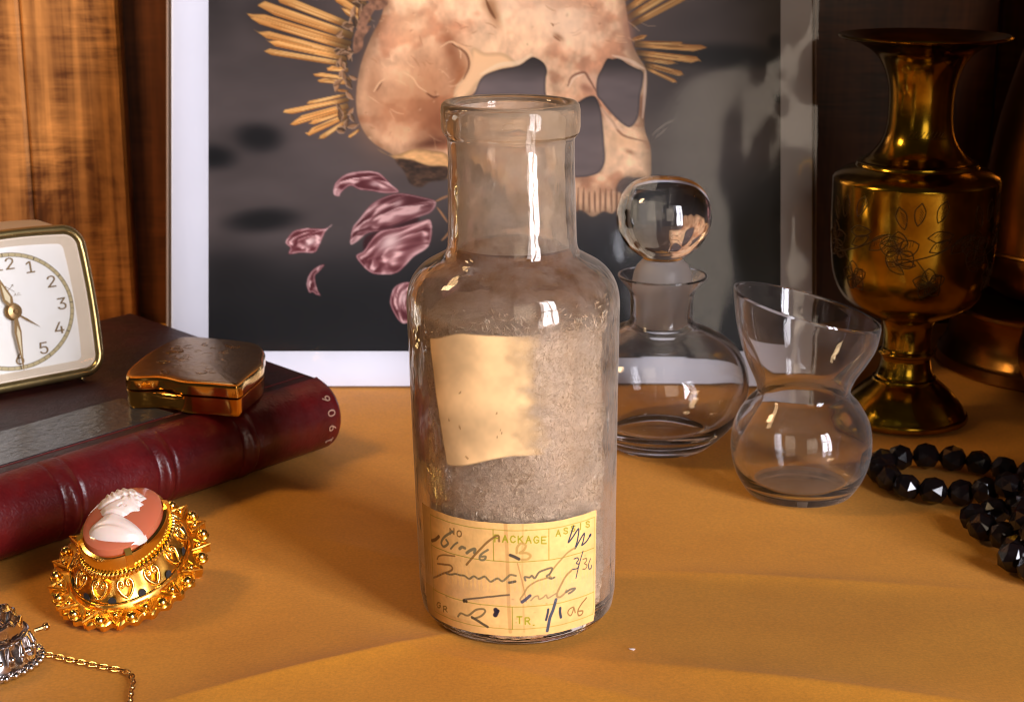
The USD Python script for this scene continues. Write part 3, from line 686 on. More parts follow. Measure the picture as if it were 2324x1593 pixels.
def bottle():
    b = thing('medicine_bottle', 'tall old glass medicine bottle with open lip, full of grey crystals, yellowed handwritten label', 'bottle', (BX, BY, 0.0002))
    body = [(0.0, 0.0022), (0.014, 0.0016), (0.0235, 0.0002), (0.0262, 0.0), (0.0290, 0.0010), (0.0314, 0.0042), (0.0322, 0.0090)] + [(0.0323 + 0.0013 * t, 0.009 + 0.093 * t) for t in np.linspace(0.08, 1, 14)]
    sh = curve([(0.0336, 0.102), (0.0337, 0.1060), (0.0331, 0.1105), (0.0314, 0.1145), (0.0284, 0.1178), (0.0245, 0.1201), (0.0216, 0.1218), (0.0204, 0.1240), (0.0201, 0.1275)], 5)[1:]
    neck = [(0.0200, 0.133), (0.0198, 0.142), (0.0196, 0.152), (0.0197, 0.1575), (0.0199, 0.1585)]
    lip = [(0.0206, 0.1592), (0.0212, 0.1602), (0.0215, 0.1618), (0.0215, 0.1668), (0.0212, 0.1683), (0.0203, 0.1692), (0.0192, 0.1693), (0.0180, 0.1686), (0.0173, 0.1672)]
    inn = [(0.0171, 0.164), (0.0170, 0.156), (0.0171, 0.140), (0.0173, 0.128), (0.0178, 0.1235), (0.0196, 0.1205), (0.0235, 0.1178), (0.0270, 0.1150), (0.0294, 0.1112), (0.0302, 0.1060)] + [(0.0301 - 0.0010 * t, 0.104 - 0.094 * t) for t in np.linspace(0, 1, 14)] + [(0.0280, 0.0072), (0.0250, 0.0056), (0.014, 0.0062), (0.0, 0.0066)]
    sh = [tuple(q) for q in sh]
    part(b, 'glass_body', lathe(body + sh + neck + lip + inn, 144, wobble), 'bottle_glass', smooth=50)
    # moulded ring mark on the lip
    a = np.linspace(0, 2 * PI, 28, endpoint=False)
    th = -PI / 2 - 0.03 + 0.078 * np.cos(a) + 0.02 * np.sin(a)
    ring = np.stack([0.02153 * np.cos(th), 0.02153 * np.sin(th), 0.1642 + 0.0011 * np.sin(a)], 1)
    part(b, 'moulded_ring', tube(lean(ring), 0.00008, 6, closed=True), 'bottle_glass')
    # residue on the inside, dust with painted pale edges on the outside
    rn = [(0.0171, 0.1672), (0.0169, 0.163), (0.0168, 0.156), (0.0169, 0.140), (0.0171, 0.128), (0.0174, 0.1245)]
    part(b, 'residue', lathe(rn[::-1], 96, lean), 'bottle_haze', smooth=True, label='milky brown residue inside the neck')
    rs = [(0.0175, 0.1238), (0.0194, 0.1202), (0.0233, 0.1175), (0.0267, 0.1147), (0.0291, 0.1110), (0.0299, 0.1065)]
    part(b, 'residue', lathe(rs[::-1], 96, lean), 'brown_stain', smooth=True, label='brown stain inside the shoulder')
    part(b, 'residue', lathe([(0.0293, 0.020), (0.0299, 0.104), (0.0298, 0.1068), (0.0290, 0.1110), (0.0266, 0.1146)], 96, lean), 'inner_dust', smooth=True, label='pale crystal dust clinging inside the wall')
    part(b, 'residue', lathe([(0.02125, 0.1601), (0.0216, 0.1618), (0.0216, 0.1668), (0.0213, 0.16845), (0.0204, 0.1693), (0.0192, 0.1694), (0.0180, 0.1688), (0.0172, 0.1673)], 144, wobble), 'lip_film', smooth=50, label='thin brown film on the lip')
    dust = [(r + 0.00006, z) for r, z in body[5:]] + [(r + 0.00006, z + 0.00004) for r, z in sh] + [(r + 0.00006, z) for r, z in neck] + [(r + 0.00006, z) for r, z in lip[:1]]
    part(b, 'dust', lathe(dust, 144, wobble), 'dust_edge_light', smooth=50, label='fine dust with painted pale edges on the outside of the glass')

    # crystals: a packed mass with loose needles over its skin
    def skin(th, z):
        n = fbm(np.stack([np.cos(th) * 3, np.sin(th) * 3, z * 60], -1), 3, 51) - 0.5
        m = fbm(np.stack([np.cos(th) * 22, np.sin(th) * 22, z * 750], -1), 2, 52) - 0.5
        return 0.0279 + 0.0016 * n * 2 + 0.0008 * m * 2 - 0.0010 * smoothstep(0.02, 0.0, z)
    nth, nz = 260, 170
    T, Z = np.meshgrid(np.arange(nth) * 2 * PI / nth, np.linspace(0.0075, 0.1025, nz), indexing='ij')
    Rr = skin(T, Z)
    top_h = 0.0020 * (fbm(np.stack([np.cos(T) * 3, np.sin(T) * 3, 0 * T], -1), 3, 53) - 0.5)
    Zs = Z + top_h * smoothstep(0.09, 0.1025, Z)
    side = np.stack([Rr * np.cos(T), Rr * np.sin(T), Zs], -1)
    rings = [np.stack([side[:, k] for k in range(nz)], 1)]
    cap = [side[:, -1] * np.array([s, s, 1]) + np.array([0, 0, 0.0012 * (1 - s)]) for s in (0.8, 0.5, 0.2)]
    low = [side[:, 0] * np.array([s, s, 1]) for s in (0.2, 0.6)]
    v, f = layered(low + [side[:, k] for k in range(nz)] + cap)
    part(b, 'crystals', (lean(v), f), 'crystal_mass', smooth=True)
    N = 12000
    th = rng.uniform(-PI, 0.0, N) + rng.normal(0, 0.1, N); z = 0.008 + 0.0955 * rng.random(N)
    r = skin(th, z) - rng.uniform(-0.0001, 0.0005, N)
    up = np.arange(N) < 450           # stragglers clinging to the wall above the fill
    z[up] = 0.1005 + 0.0095 * rng.random(450) ** 2; r[up] = np.interp(z[up], [0.10, 0.1065, 0.1112], [0.0298, 0.0298, 0.0289])
    c = np.stack([r * np.cos(th), r * np.sin(th), z], 1)
    radial = np.stack([np.cos(th), np.sin(th), 0 * th], 1); tang = np.stack([-np.sin(th), np.cos(th), 0 * th], 1)
    an = rng.uniform(0, 2 * PI, N)
    d = tang * np.cos(an)[:, None] + np.array([0, 0, 1.0]) * np.sin(an)[:, None] + radial * rng.normal(0, 0.35, N)[:, None]
    d /= np.linalg.norm(d, axis=1, keepdims=True)
    s1 = np.cross(d, radial); s1 /= np.linalg.norm(s1, axis=1, keepdims=True); s2 = np.cross(d, s1)
    ln = rng.uniform(0.0004, 0.0015, N)[:, None]; wd = rng.uniform(0.00012, 0.00034, N)[:, None]
    vv = np.stack([c - d * ln, c + s1 * wd, c + s2 * wd, c - s1 * wd, c - s2 * wd, c + d * ln], 1).reshape(-1, 3)
    base = np.array([[0, 2, 1], [0, 3, 2], [0, 4, 3], [0, 1, 4], [5, 1, 2], [5, 2, 3], [5, 3, 4], [5, 4, 1]])
    ff = (np.arange(N)[:, None, None] * 6 + base[None]).reshape(-1, 3)
    part(b, 'loose_crystals', (lean(vv), ff), 'crystal_needles', smooth=False, kind='stuff')

    # upper label: blank old paper, worn away to the right
    def outer(z):
        return np.interp(z, [0.0, 0.0042, 0.009, 0.102, 0.106], [0.0292, 0.0314, 0.0322, 0.0336, 0.0337])

    def sheet(th, z, out):
        r = outer(z) + out
        k = 1 + 0.0045 * np.sin(2 * th + 14 * z) + 0.003 * np.sin(3 * th - 40 * z + 1)
        return lean(np.stack([r * k * np.cos(th), r * k * np.sin(th), z], -1).reshape(-1, 3))
    nu, nv = 120, 110
    A, B = np.meshgrid(np.linspace(0, 1, nu), np.linspace(0, 1, nv), indexing='ij')
    left = np.radians(-50) + 0.17 * (1 - B) ** 1.3
    ang = left + (np.radians(20) - left) * A
    zb, zt = 0.0595 + 0.0055 * smoothstep(0, 0.7, A), 0.1035 - 0.0035 * (1 - smoothstep(0, 0.35, A))
    zz = zb + (zt - zb) * B
    e = 0.0006 * (fbm(np.stack([A * 9, B * 9, 0 * A], -1), 3, 61) - 0.5)
    ang2 = ang + e * 12
    tone = fbm(np.stack([A * 4, B * 4, 0 * A + 5], -1), 4, 62)
    col = rgb(224, 184, 130) * (0.76 + 0.44 * tone.ravel())[:, None]
    PP = Print(A * 100, B * 100, 0); PP.c = col
    for _ in range(8):
        a, bb = rng.uniform(4, 70), rng.uniform(4, 96)
        PP.stroke([(a, bb), (a + rng.uniform(-1.5, 3), bb + rng.uniform(-3, 3))], 0.7, (0.42, 0.27, 0.11), 0.6, 0.5)
    fade = 1 - smoothstep(0.62, 0.98, A + 0.24 * (fbm(np.stack([A * 9, B * 11, 0 * A], -1), 5, 64) - 0.5))
    keep = np.clip(fade * 0.92, 0, 1)
    edge_soft = smoothstep(0, 0.02, A) * smoothstep(0, 0.02, B) * smoothstep(0, 0.02, 1 - B)
    part(b, 'upper_label', (sheet(-PI / 2 + ang2, zz, 0.00012), grid_faces(nu, nv)), 'worn_label', smooth=True, paint=lin(np.clip(PP.c, 0, 1)), alpha=(keep * edge_soft).ravel(), label='blank yellowed paper label worn away towards the right')

    # lower label with its printed boxes and handwriting, drawn flat in label units
    nu, nv = 430, 250
    A, B = np.meshgrid(np.linspace(np.radians(-66), np.radians(51), nu), np.linspace(0.0050, 0.0432, nv), indexing='ij')

    def unit(cx, cy):
        """drawing units -> angle, height"""
        s = np.clip(((1150 + cx * 0.3265) / 1.291 - 1175) / 222, -0.985, 0.985)
        t = np.arcsin(s)
        flat = cy + (308 + 60 * (cy - 435) / 965) * (1 - np.cos(t))
        return t, 0.0433 - (flat - 435) * (0.0370 / 965)
    KS = 33.0
    Q = Print(A * KS, B * 1000, 0)
    tone = fbm(np.stack([A * 3.5, B * 110, 0 * A], -1), 5, 71); t2 = fbm(np.stack([A * 20, B * 600, 0 * A], -1), 3, 72)
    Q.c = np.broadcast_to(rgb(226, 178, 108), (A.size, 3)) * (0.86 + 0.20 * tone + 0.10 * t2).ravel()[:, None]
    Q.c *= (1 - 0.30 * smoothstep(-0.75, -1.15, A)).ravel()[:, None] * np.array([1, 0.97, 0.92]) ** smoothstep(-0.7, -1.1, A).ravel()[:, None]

    def S(pts, w, col, alpha=1.0, taper=False, smooth=True):
        t, z = unit(*np.array(pts, float).T)
        Q.stroke(np.stack([t * KS, z * 1000], 1), w, col, alpha, max(0.14, w * 0.35), taper, smooth, 6)
    olive, brown, grey, navy = rgb(128, 122, 30), rgb(120, 86, 44), rgb(112, 102, 72), rgb(38, 44, 62)
    # creases and stains
    for pts, w, a in [([(1035, 440), (1045, 700), (1050, 1100), (1060, 1390)], 0.9, 0.35), ([(1130, 780), (1180, 1000), (1200, 1120)], 0.35, 0.5), ([(1180, 440), (1170, 900), (1180, 1390)], 0.5, 0.2)]:
        S(pts, w, rgb(150, 104, 52), a)
    for i in range(26):
        t, z = rng.uniform(-1.1, 0.85), rng.uniform(6, 42)
        Q.blob(t * KS, z, rng.uniform(0.15, 0.6), rng.uniform(0.15, 0.5), rgb(150, 110, 60), rng.uniform(0.15, 0.5))
    flat = lambda t, cy: (t, 0.0433 - (cy - 435) * (0.0370 / 965))

    def line(t0, t1, cy, w=0.16, col=olive, a=0.75):
        z = flat(0, cy)[1] * 1000
        Q.stroke([(t0 * KS, z), (t1 * KS, z)], w, col, a, 0.13, False, False)

    def up(t, c0, c1, w=0.16, col=olive, a=0.75):
        Q.stroke([(t * KS, flat(t, c0)[1] * 1000), (t * KS, flat(t, c1)[1] * 1000)], w, col, a, 0.13, False, False)
    tL, tR = unit(395, 600)[0], unit(1790, 600)[0]
    for cy, a in [(497, 0.7), (768, 0.7), (1165, 0.7), (1365, 0.6)]:
        line(tL, tR, cy, a=a)
    up(tL, 497, 1365, a=0.5); up(tR, 497, 1365, a=0.5)
    up(unit(932, 600)[0], 497, 768, 0.2); up(unit(1395, 600)[0], 497, 768, 0.2); up(unit(1080, 1200)[0], 1165, 1365, 0.24)
    # printed capitals
    font = {'A': [[(0, 0), (.5, 1), (1, 0)], [(.2, .38), (.8, .38)]], 'C': [[(.95, .8), (.6, 1), (.2, .9), (0, .5), (.2, .1), (.6, 0), (.95, .2)]], 'E': [[(.9, 1), (0, 1), (0, 0), (.9, 0)], [(0, .5), (.7, .5)]],
            'G': [[(.95, .8), (.6, 1), (.2, .9), (0, .5), (.2, .1), (.6, 0), (.95, .2), (.95, .45), (.6, .45)]], 'K': [[(0, 0), (0, 1)], [(.9, 1), (0, .45)], [(.3, .6), (.95, 0)]], 'N': [[(0, 0), (0, 1), (.9, 0), (.9, 1)]],
            'O': [[(.5, 1), (.1, .85), (0, .5), (.1, .15), (.5, 0), (.9, .15), (1, .5), (.9, .85), (.5, 1)]], 'P': [[(0, 0), (0, 1), (.7, 1), (.9, .75), (.7, .5), (0, .5)]], 'R': [[(0, 0), (0, 1), (.7, 1), (.9, .75), (.7, .5), (0, .5)], [(.4, .5), (.95, 0)]],
            'S': [[(.9, .85), (.5, 1), (.1, .85), (.15, .6), (.85, .4), (.9, .15), (.5, 0), (.05, .15)]], 'T': [[(0, 1), (1, 1)], [(.5, 1), (.5, 0)]], 'I': [[(.5, 0), (.5, 1)]], '.': [[(0, 0), (.12, 0)]]}

    def letters(text, x0, y0, x1, y1, h, col, w=0.34, a=0.85):
        n = len(text)
        for i, ch in enumerate(text):
            fx = x0 + (x1 - x0) * i / max(n - 1, 1); fy = y0 + (y1 - y0) * i / max(n - 1, 1)
            wd = h * 0.72
            for st in font[ch]:
                S([(fx + (px - 0.5) * wd, fy - (py - 0.5) * h) for px, py in st], w, col, a, smooth=False)
    letters('NO', 585, 505, 645, 525, 52, brown, 0.32)
    letters('PACKAGE', 965, 565, 1355, 580, 58, rgb(140, 138, 20), 0.34)
    letters('ASSIS', 1475, 520, 1730, 452, 52, rgb(140, 134, 30), 0.34)
    letters('GR', 440, 1152, 500, 1188, 48, rgb(118, 92, 40), 0.34)
    letters('TR.', 1140, 1280, 1280, 1300, 58, rgb(140, 138, 20), 0.36)
    # handwriting
    for pts, w, col, a in [
        ([(400, 590), (432, 578), (465, 552)], 1.0, rgb(96, 66, 34), 0.85),
        ([(590, 505), (520, 550), (485, 605), (505, 640), (545, 610), (530, 580)], 0.75, grey, 0.85), ([(568, 655), (600, 620), (628, 602)], 0.6, grey, 0.85),
        ([(645, 655), (665, 640), (690, 648)], 0.9, grey, 0.85), ([(705, 690), (735, 668), (775, 655), (770, 690)], 0.9, grey, 0.9), ([(700, 792), (780, 700), (880, 600), (940, 555), (975, 545), (980, 590)], 0.65, brown, 0.8),
        ([(885, 665), (825, 705), (815, 745), (850, 752), (865, 725), (830, 722)], 0.65, grey, 0.85),
        ([(1072, 708), (1105, 722), (1142, 742)], 0.95, rgb(60, 52, 44), 0.9), ([(1125, 690), (1130, 640), (1165, 605), (1200, 625), (1185, 665), (1150, 690), (1205, 690), (1240, 715), (1215, 745), (1165, 748)], 0.75, rgb(168, 132, 66), 0.75),
        ([(1605, 468), (1575, 560), (1562, 605), (1600, 560), (1650, 490), (1640, 590), (1620, 662), (1660, 590), (1700, 530), (1690, 600), (1680, 632), (1720, 600), (1755, 545)], 0.52, navy, 0.9),
        ([(1755, 545), (1750, 552)], 0.9, navy, 0.9), ([(1620, 655), (1560, 690), (1500, 750), (1440, 820), (1400, 880), (1420, 915)], 0.6, rgb(150, 122, 66), 0.8),
        ([(600, 718), (520, 712), (460, 722), (442, 748)], 0.5, brown, 0.7), ([(445, 788), (500, 795), (560, 800), (570, 840), (480, 880), (402, 912)], 0.6, brown, 0.8),
        ([(520, 872), (560, 880), (600, 874), (640, 885), (680, 890), (720, 915), (760, 893), (800, 915), (850, 898), (880, 925), (905, 942), (960, 915), (1000, 938), (1040, 905), (1070, 880), (1115, 888)], 0.62, rgb(108, 94, 62), 0.85),
        ([(1058, 948), (1082, 944), (1108, 938)], 0.8, rgb(80, 70, 50), 0.9), ([(1195, 930), (1190, 900), (1230, 905), (1250, 890), (1275, 912), (1310, 862), (1360, 838), (1420, 822), (1405, 870), (1375, 895), (1410, 915), (1442, 905)], 0.62, rgb(92, 82, 62), 0.85),
        ([(1390, 905), (1290, 940), (1215, 990), (1180, 1050), (1150, 1095), (1165, 1122)], 0.55, rgb(150, 118, 62), 0.8), ([(1165, 1120), (1195, 1098), (1232, 1066)], 0.95, rgb(58, 54, 70), 0.95),
        ([(1240, 1108), (1270, 1078), (1300, 1070), (1310, 1098), (1345, 1082), (1370, 1060), (1385, 1088), (1430, 1062), (1452, 1050)], 0.5, rgb(140, 116, 70), 0.75), ([(1590, 850), (1540, 900), (1490, 990), (1462, 1060), (1485, 1082), (1530, 1050), (1545, 1025)], 0.7, rgb(142, 112, 60), 0.8),
        ([(1545, 1040), (1580, 1018), (1622, 1012), (1600, 1035), (1568, 1052)], 0.7, rgb(84, 76, 56), 0.85),
        ([(1612, 752), (1640, 742), (1650, 760), (1632, 790), (1655, 800), (1640, 835), (1600, 842)], 0.34, navy, 0.9), ([(1690, 685), (1665, 770), (1645, 850), (1630, 920)], 0.36, navy, 0.9),
        ([(1690, 755), (1720, 748), (1722, 770), (1705, 792), (1728, 808), (1715, 838), (1690, 842)], 0.32, rgb(96, 72, 48), 0.85), ([(1758, 752), (1742, 800), (1745, 840), (1765, 835), (1768, 810)], 0.34, navy, 0.85),
        ([(668, 1122), (672, 1100), (760, 1088), (870, 1078), (980, 1066), (1055, 1056)], 0.55, rgb(84, 66, 40), 0.85), ([(668, 1110), (690, 1115)], 0.9, rgb(60, 48, 32), 0.9),
        ([(612, 1250), (640, 1222), (700, 1240), (770, 1190), (830, 1182), (850, 1205), (820, 1240), (770, 1262), (735, 1262)], 0.62, rgb(116, 98, 62), 0.85), ([(735, 1255), (790, 1290), (865, 1345)], 0.85, rgb(82, 70, 48), 0.9),
        ([(940, 1192), (945, 1215), (935, 1238)], 1.35, rgb(34, 28, 40), 0.95), ([(960, 1200), (955, 1210)], 0.9, rgb(34, 28, 40), 0.95),
        ([(1388, 1188), (1380, 1235), (1368, 1282)], 0.7, navy, 0.9), ([(1455, 1102), (1430, 1190), (1400, 1270), (1382, 1385)], 0.95, rgb(52, 60, 78), 0.9), ([(1492, 1178), (1490, 1215), (1498, 1260)], 0.85, navy, 0.9),
        ([(1605, 1175), (1570, 1195), (1560, 1230), (1585, 1250), (1605, 1210), (1612, 1180), (1625, 1225)], 0.42, brown, 0.75), ([(1725, 1095), (1680, 1150), (1650, 1205), (1655, 1250), (1685, 1240), (1692, 1212), (1655, 1212)], 0.5, brown, 0.8)]:
        S(pts, w * 0.85, col, a)
    worn = 1.0 * (A.ravel() > -9)
    part(b, 'lower_label', (sheet(-PI / 2 + A, B + 0.0005 * (fbm(np.stack([A * 5, 0 * A, 0 * A], -1), 3, 77) - 0.5), 0.00014), grid_faces(nu, nv)), 'label_ink', smooth=True, paint=lin(np.clip(Q.c, 0, 1)), label='yellowed paper label with printed boxes and faded ink handwriting')


mat('worn_label', {'a': ('attribute', {'attribute': 'paint'}), 'k': ('attribute', {'attribute': 'cover'}), 'p': ('principled_bsdf', {'roughness': 0.7, 'specular_ior_level': 0.2}), 'c': ('transparent_bsdf', {}), 'x': ('mix_closure', {})},
    [('a.color', 'p.base_color'), ('k.fac', 'x.fac'), ('c.BSDF', 'x.closure1'), ('p.BSDF', 'x.closure2')], surface='x.closure')
bottle()

# ------------------------------------------------------------------ glass decanter with ball stopper
def decanter():
    d = thing('glass_decanter', 'small round clear glass decanter with large ball stopper beside the medicine bottle', 'decanter', (0.0638, 0.7116, 0.0003))
    out = curve([(0.0215, 0.0), (0.0228, 0.0012), (0.0272, 0.0050), (0.0335, 0.0125), (0.0372, 0.0215), (0.0379, 0.0290), (0.0358, 0.0375), (0.0300, 0.0450), (0.0215, 0.0500), (0.0155, 0.0525), (0.0133, 0.0548)], 6)
    nk = curve([(0.0133, 0.0548), (0.0132, 0.060), (0.0134, 0.0655), (0.0147, 0.0690), (0.0174, 0.0722), (0.0188, 0.0739)], 5)[1:]
    inn = [(0.0187, 0.0746), (0.0181, 0.0746), (0.0170, 0.0731), (0.0146, 0.0703), (0.0128, 0.0675), (0.0124, 0.0655), (0.0117, 0.0575), (0.0116, 0.0545), (0.0132, 0.0518)]
    inn2 = curve([(0.0132, 0.0518), (0.0205, 0.0483), (0.0285, 0.0435), (0.0338, 0.0368), (0.0358, 0.0290), (0.0350, 0.0222), (0.0312, 0.0142), (0.0240, 0.0082), (0.012, 0.0060), (0.0, 0.0056)], 6)[1:]
    base = [(0.0, 0.0018), (0.012, 0.0016), (0.0185, 0.0010), (0.0205, 0.0)]
    part(d, 'body', lathe(base + [tuple(q) for q in out] + [tuple(q) for q in nk] + inn + [tuple(q) for q in inn2], 120), 'clear_glass', smooth=40)
    part(d, 'film', lathe([(r + 0.00008, z) for r, z in out] + [(r + 0.00008, z) for r, z in nk] + [(0.0188, 0.0747), (0.0181, 0.0747)], 120), 'pale_edge_film', smooth=40, label='pale film painting bright edges on the decanter')
    st = [(0.0, 0.0520), (0.0100, 0.0520), (0.0106, 0.0526), (0.0114, 0.0600), (0.01225, 0.0668), (0.0126, 0.0700), (0.0127, 0.0725), (0.0122, 0.0755), (0.0109, 0.0786), (0.0088, 0.0808), (0.0080, 0.0815)]
    s = part(d, 'stopper', lathe(st + [(0.0, 0.0815)], 80), 'frosted_glass', smooth=40, label='ground frosted glass stopper plug')
    ball = curve([(0.0, 0.0816), (0.0079, 0.0816), (0.0078, 0.0824), (0.0110, 0.0837), (0.0160, 0.0880), (0.0194, 0.0950), (0.0199, 0.1005), (0.0183, 0.1078), (0.0140, 0.1132), (0.0075, 0.1158), (0.0, 0.1163)], 6)
    ball[:, 0] = np.maximum(ball[:, 0], 0)
    ball[0, 0] = ball[-1, 0] = 0.0
    part(s, 'ball', lathe(ball, 96), 'ball_glass', smooth=50)


decanter()


# ------------------------------------------------------------------ waisted glass with a slanting rim
def waisted_glass():
    g = thing('waisted_glass', 'clear glass bulb vase pinched at the waist with a slanting rim, before the brass vase', 'vase', (0.1148, 0.6494, 0.0003))
    out = curve([(0.0195, 0.0), (0.0212, 0.0012), (0.0250, 0.0075), (0.0272, 0.0150), (0.0276, 0.0215), (0.0262, 0.0295), (0.0222, 0.0365), (0.0186, 0.0405), (0.0182, 0.0432), (0.0200, 0.0480), (0.0238, 0.0555), (0.0268, 0.0640), (0.0282, 0.0720), (0.0286, 0.0755)], 7)
    inn = curve([(0.0279, 0.0762), (0.0272, 0.0720), (0.0257, 0.0640), (0.0227, 0.0560), (0.0187, 0.0486), (0.0168, 0.0436), (0.0170, 0.0402), (0.0206, 0.0352), (0.0245, 0.0288), (0.0261, 0.0213), (0.0257, 0.0150), (0.0234, 0.0085), (0.0185, 0.0040), (0.009, 0.0030), (0.0, 0.0029)], 7)

    def slant(v):
        v = np.array(v)
        k = smoothstep(0.045, 0.076, v[:, 2])
        v[:, 2] += k * (-0.25 * v[:, 0] - 0.0005)
        return v
    base = [(0.0, 0.0012), (0.010, 0.0010), (0.0165, 0.0006), (0.0180, 0.0)]
    part(g, 'body', lathe(base + [tuple(q) for q in out] + [(0.0284, 0.0764)] + [tuple(q) for q in inn], 120, slant), 'clear_glass', smooth=45)
    part(g, 'film', lathe([(r + 0.00008, z) for r, z in out] + [(0.0285, 0.0765), (0.0279, 0.0763)], 120, slant), 'pale_edge_film', smooth=45, label='pale film painting bright edges on the glass')
    part(g, 'frosted_foot', lathe([(0.0, 0.0031), (0.0165, 0.0036), (0.0185, 0.0043), (0.0, 0.0040)], 64), 'foot_haze', smooth=30)


film('foot_haze', (0.62, 0.46, 0.34), 0.10, 0.45, 120.0)
waisted_glass()


# ------------------------------------------------------------------ engraved brass vase
def brass_vase():
    b = thing('brass_vase', 'dark polished brass vase with flared mouth and engraved flowers behind the waisted glass', 'vase', (0.1776, 0.7482, 0.0003))
    foot = [(0.0, 0.0), (0.0275, 0.0), (0.0290, 0.0008), (0.0293, 0.0022), (0.0289, 0.0033), (0.0282, 0.0037)] + [tuple(q) for q in curve([(0.0280, 0.0041), (0.0262, 0.0072), (0.0222, 0.0120), (0.0178, 0.0160), (0.0148, 0.0185), (0.0142, 0.0196)], 6)]
    stem = [(0.0136, 0.0200)] + [tuple(q) for q in curve([(0.0130, 0.0206), (0.0117, 0.0240), (0.0110, 0.0285)], 5)] + [(0.0114, 0.0298), (0.0122, 0.0304), (0.0124, 0.0312), (0.0120, 0.0320), (0.0112, 0.0325)] + [tuple(q) for q in curve([(0.0109, 0.0332), (0.0107, 0.0380), (0.0111, 0.0430), (0.0124, 0.0462)], 5)] + [(0.0130, 0.0470)]
    body_c = curve([(0.0132, 0.0470), (0.0225, 0.0510), (0.0292, 0.0562), (0.0336, 0.0645), (0.0354, 0.0750), (0.0361, 0.0900), (0.0363, 0.1090)], 8)
    shoulder = [(0.0362, 0.1096), (0.0352, 0.1112), (0.0312, 0.1138), (0.0270, 0.1152), (0.0264, 0.1160), (0.0262, 0.1170), (0.0252, 0.1177)]
    neck = [tuple(q) for q in curve([(0.0238, 0.1183), (0.0198, 0.1212), (0.0160, 0.1265), (0.0142, 0.1330), (0.0138, 0.1420), (0.0144, 0.1500), (0.0168, 0.1578), (0.0212, 0.1640), (0.0282, 0.1683), (0.0350, 0.1702)], 6)]
    lip = [(0.0366, 0.1708), (0.0370, 0.1714), (0.0364, 0.1719), (0.0345, 0.1713), (0.0275, 0.1690), (0.0203, 0.1648), (0.0158, 0.1580), (0.0133, 0.1490), (0.0127, 0.1400), (0.0140, 0.1200), (0.0, 0.1180)]
    part(b, 'foot', lathe(foot + [(0.0, 0.0199)], 96), 'brass', smooth=35)
    part(b, 'stem', lathe([(0.0, 0.0200)] + stem + [(0.0, 0.0470)], 96), 'brass', smooth=35)
    part(b, 'body', lathe([(0.0, 0.0470)] + [tuple(q) for q in body_c] + shoulder + [(0.0, 0.1178)], 128), 'brass', smooth=35)
    part(b, 'neck', lathe([(0.0, 0.1177), (0.0248, 0.1178)] + neck + lip, 112), 'brass', smooth=40)

    # engraving: fine chased lines on the body, each a groove's dark burr
    R = lambda z: np.interp(z, body_c[:, 1], body_c[:, 0])

    def on(pts):
        """(mm round the front, mm height) -> points just proud of the body"""
        p = curve(pts, 5) if len(pts) > 2 else np.array(pts, float)
        p = np.array(p, float)
        if len(p) == 2: p = p[0] + (p[1] - p[0]) * np.linspace(0, 1, 6)[:, None]
        z = p[:, 1] / 1000; r = R(z) + 0.00003
        t = -PI / 2 - 0.12 + p[:, 0] / 1000 / 0.0345
        return np.stack([r * np.cos(t), r * np.sin(t), z], 1)
    lines = []

    def leaf(x, y, L, a, w=0.42, veins=5):
        e = np.array([math.cos(a), math.sin(a)]); n = np.array([-e[1], e[0]]); o = np.array([x, y])
        for s in (-1, 1):
            lines.append((on([o, o + e * L * 0.35 + n * s * w * L * 0.5, o + e * L * 0.75 + n * s * w * L * 0.36, o + e * L]), 0.00020))
        for k in range(veins):
            f = 0.25 + 0.55 * k / veins
            lines.append((on([o + e * L * f, o + e * L * (f + 0.16) + n * w * L * 0.32]), 0.00010))

    def flower(x, y, r):
        for k in range(5):
            leaf(x, y, r, k * 2 * PI / 5 + 0.4, 0.8, 4)
        a = np.linspace(0, 2 * PI, 9)
        lines.append((on(np.stack([x + r * 0.16 * np.cos(a), y + r * 0.16 * np.sin(a)], 1)), 0.00015))
    for off in (-34, 0, 34, 68):
        for x, y, L, a in [(-10, 103, 10, -1.3), (-1, 105, 10, -1.7), (9, 106, 10, -1.9), (2, 90, 11, 0.1), (3, 84, 10, 0.5), (-2, 78, 9, 3.0), (9, 74, 11, -2.2), (12, 83, 12, 0.7), (17, 87, 10, 0.2), (20, 79, 9, -0.6)]:
            leaf(x + off, y, L, a)
        flower(-9 + off, 84, 8.5); flower(4 + off, 70, 7.0)
        lines.append((on([(-10 + off, 78), (-2 + off, 80.5), (8 + off, 84), (20 + off, 91)]), 0.00022))
        lines.append((on([(-2 + off, 80.5), (2 + off, 75), (3 + off, 72)]), 0.00018))
    eng = []
    for pth, w in lines:
        eng.append(tube(pth, w * 1.25, 4, up=(0.01, 0, 1)))
    part(b, 'engraving', join(eng), 'brass_patina', smooth=True, label='chased leaves and flowers round the body')
    Rn = [(0.0161, 0.1290)]
    eng = []
    for k in range(9):
        t = -PI / 2 - 0.55 + k * 0.12
        q = [(0.01510 * math.cos(t + s), 0.01510 * math.sin(t + s), 0.1290 + h) for s, h in ((0, 0), (0.05, 0.0015), (0.12, 0.0030))]
        eng.append(tube(np.array(q), 0.00013, 4))
    a = np.linspace(0, 1, 20)
    t = -PI / 2 - 0.6 + a * 1.25
    eng.append(tube(np.stack([0.01525 * np.cos(t), 0.01525 * np.sin(t), 0.1288 + 0 * a], 1), 0.00014, 4))
    part(b, 'engraving', join(eng), 'brass_patina', smooth=True, label='chased leaf border round the neck')


brass_vase()

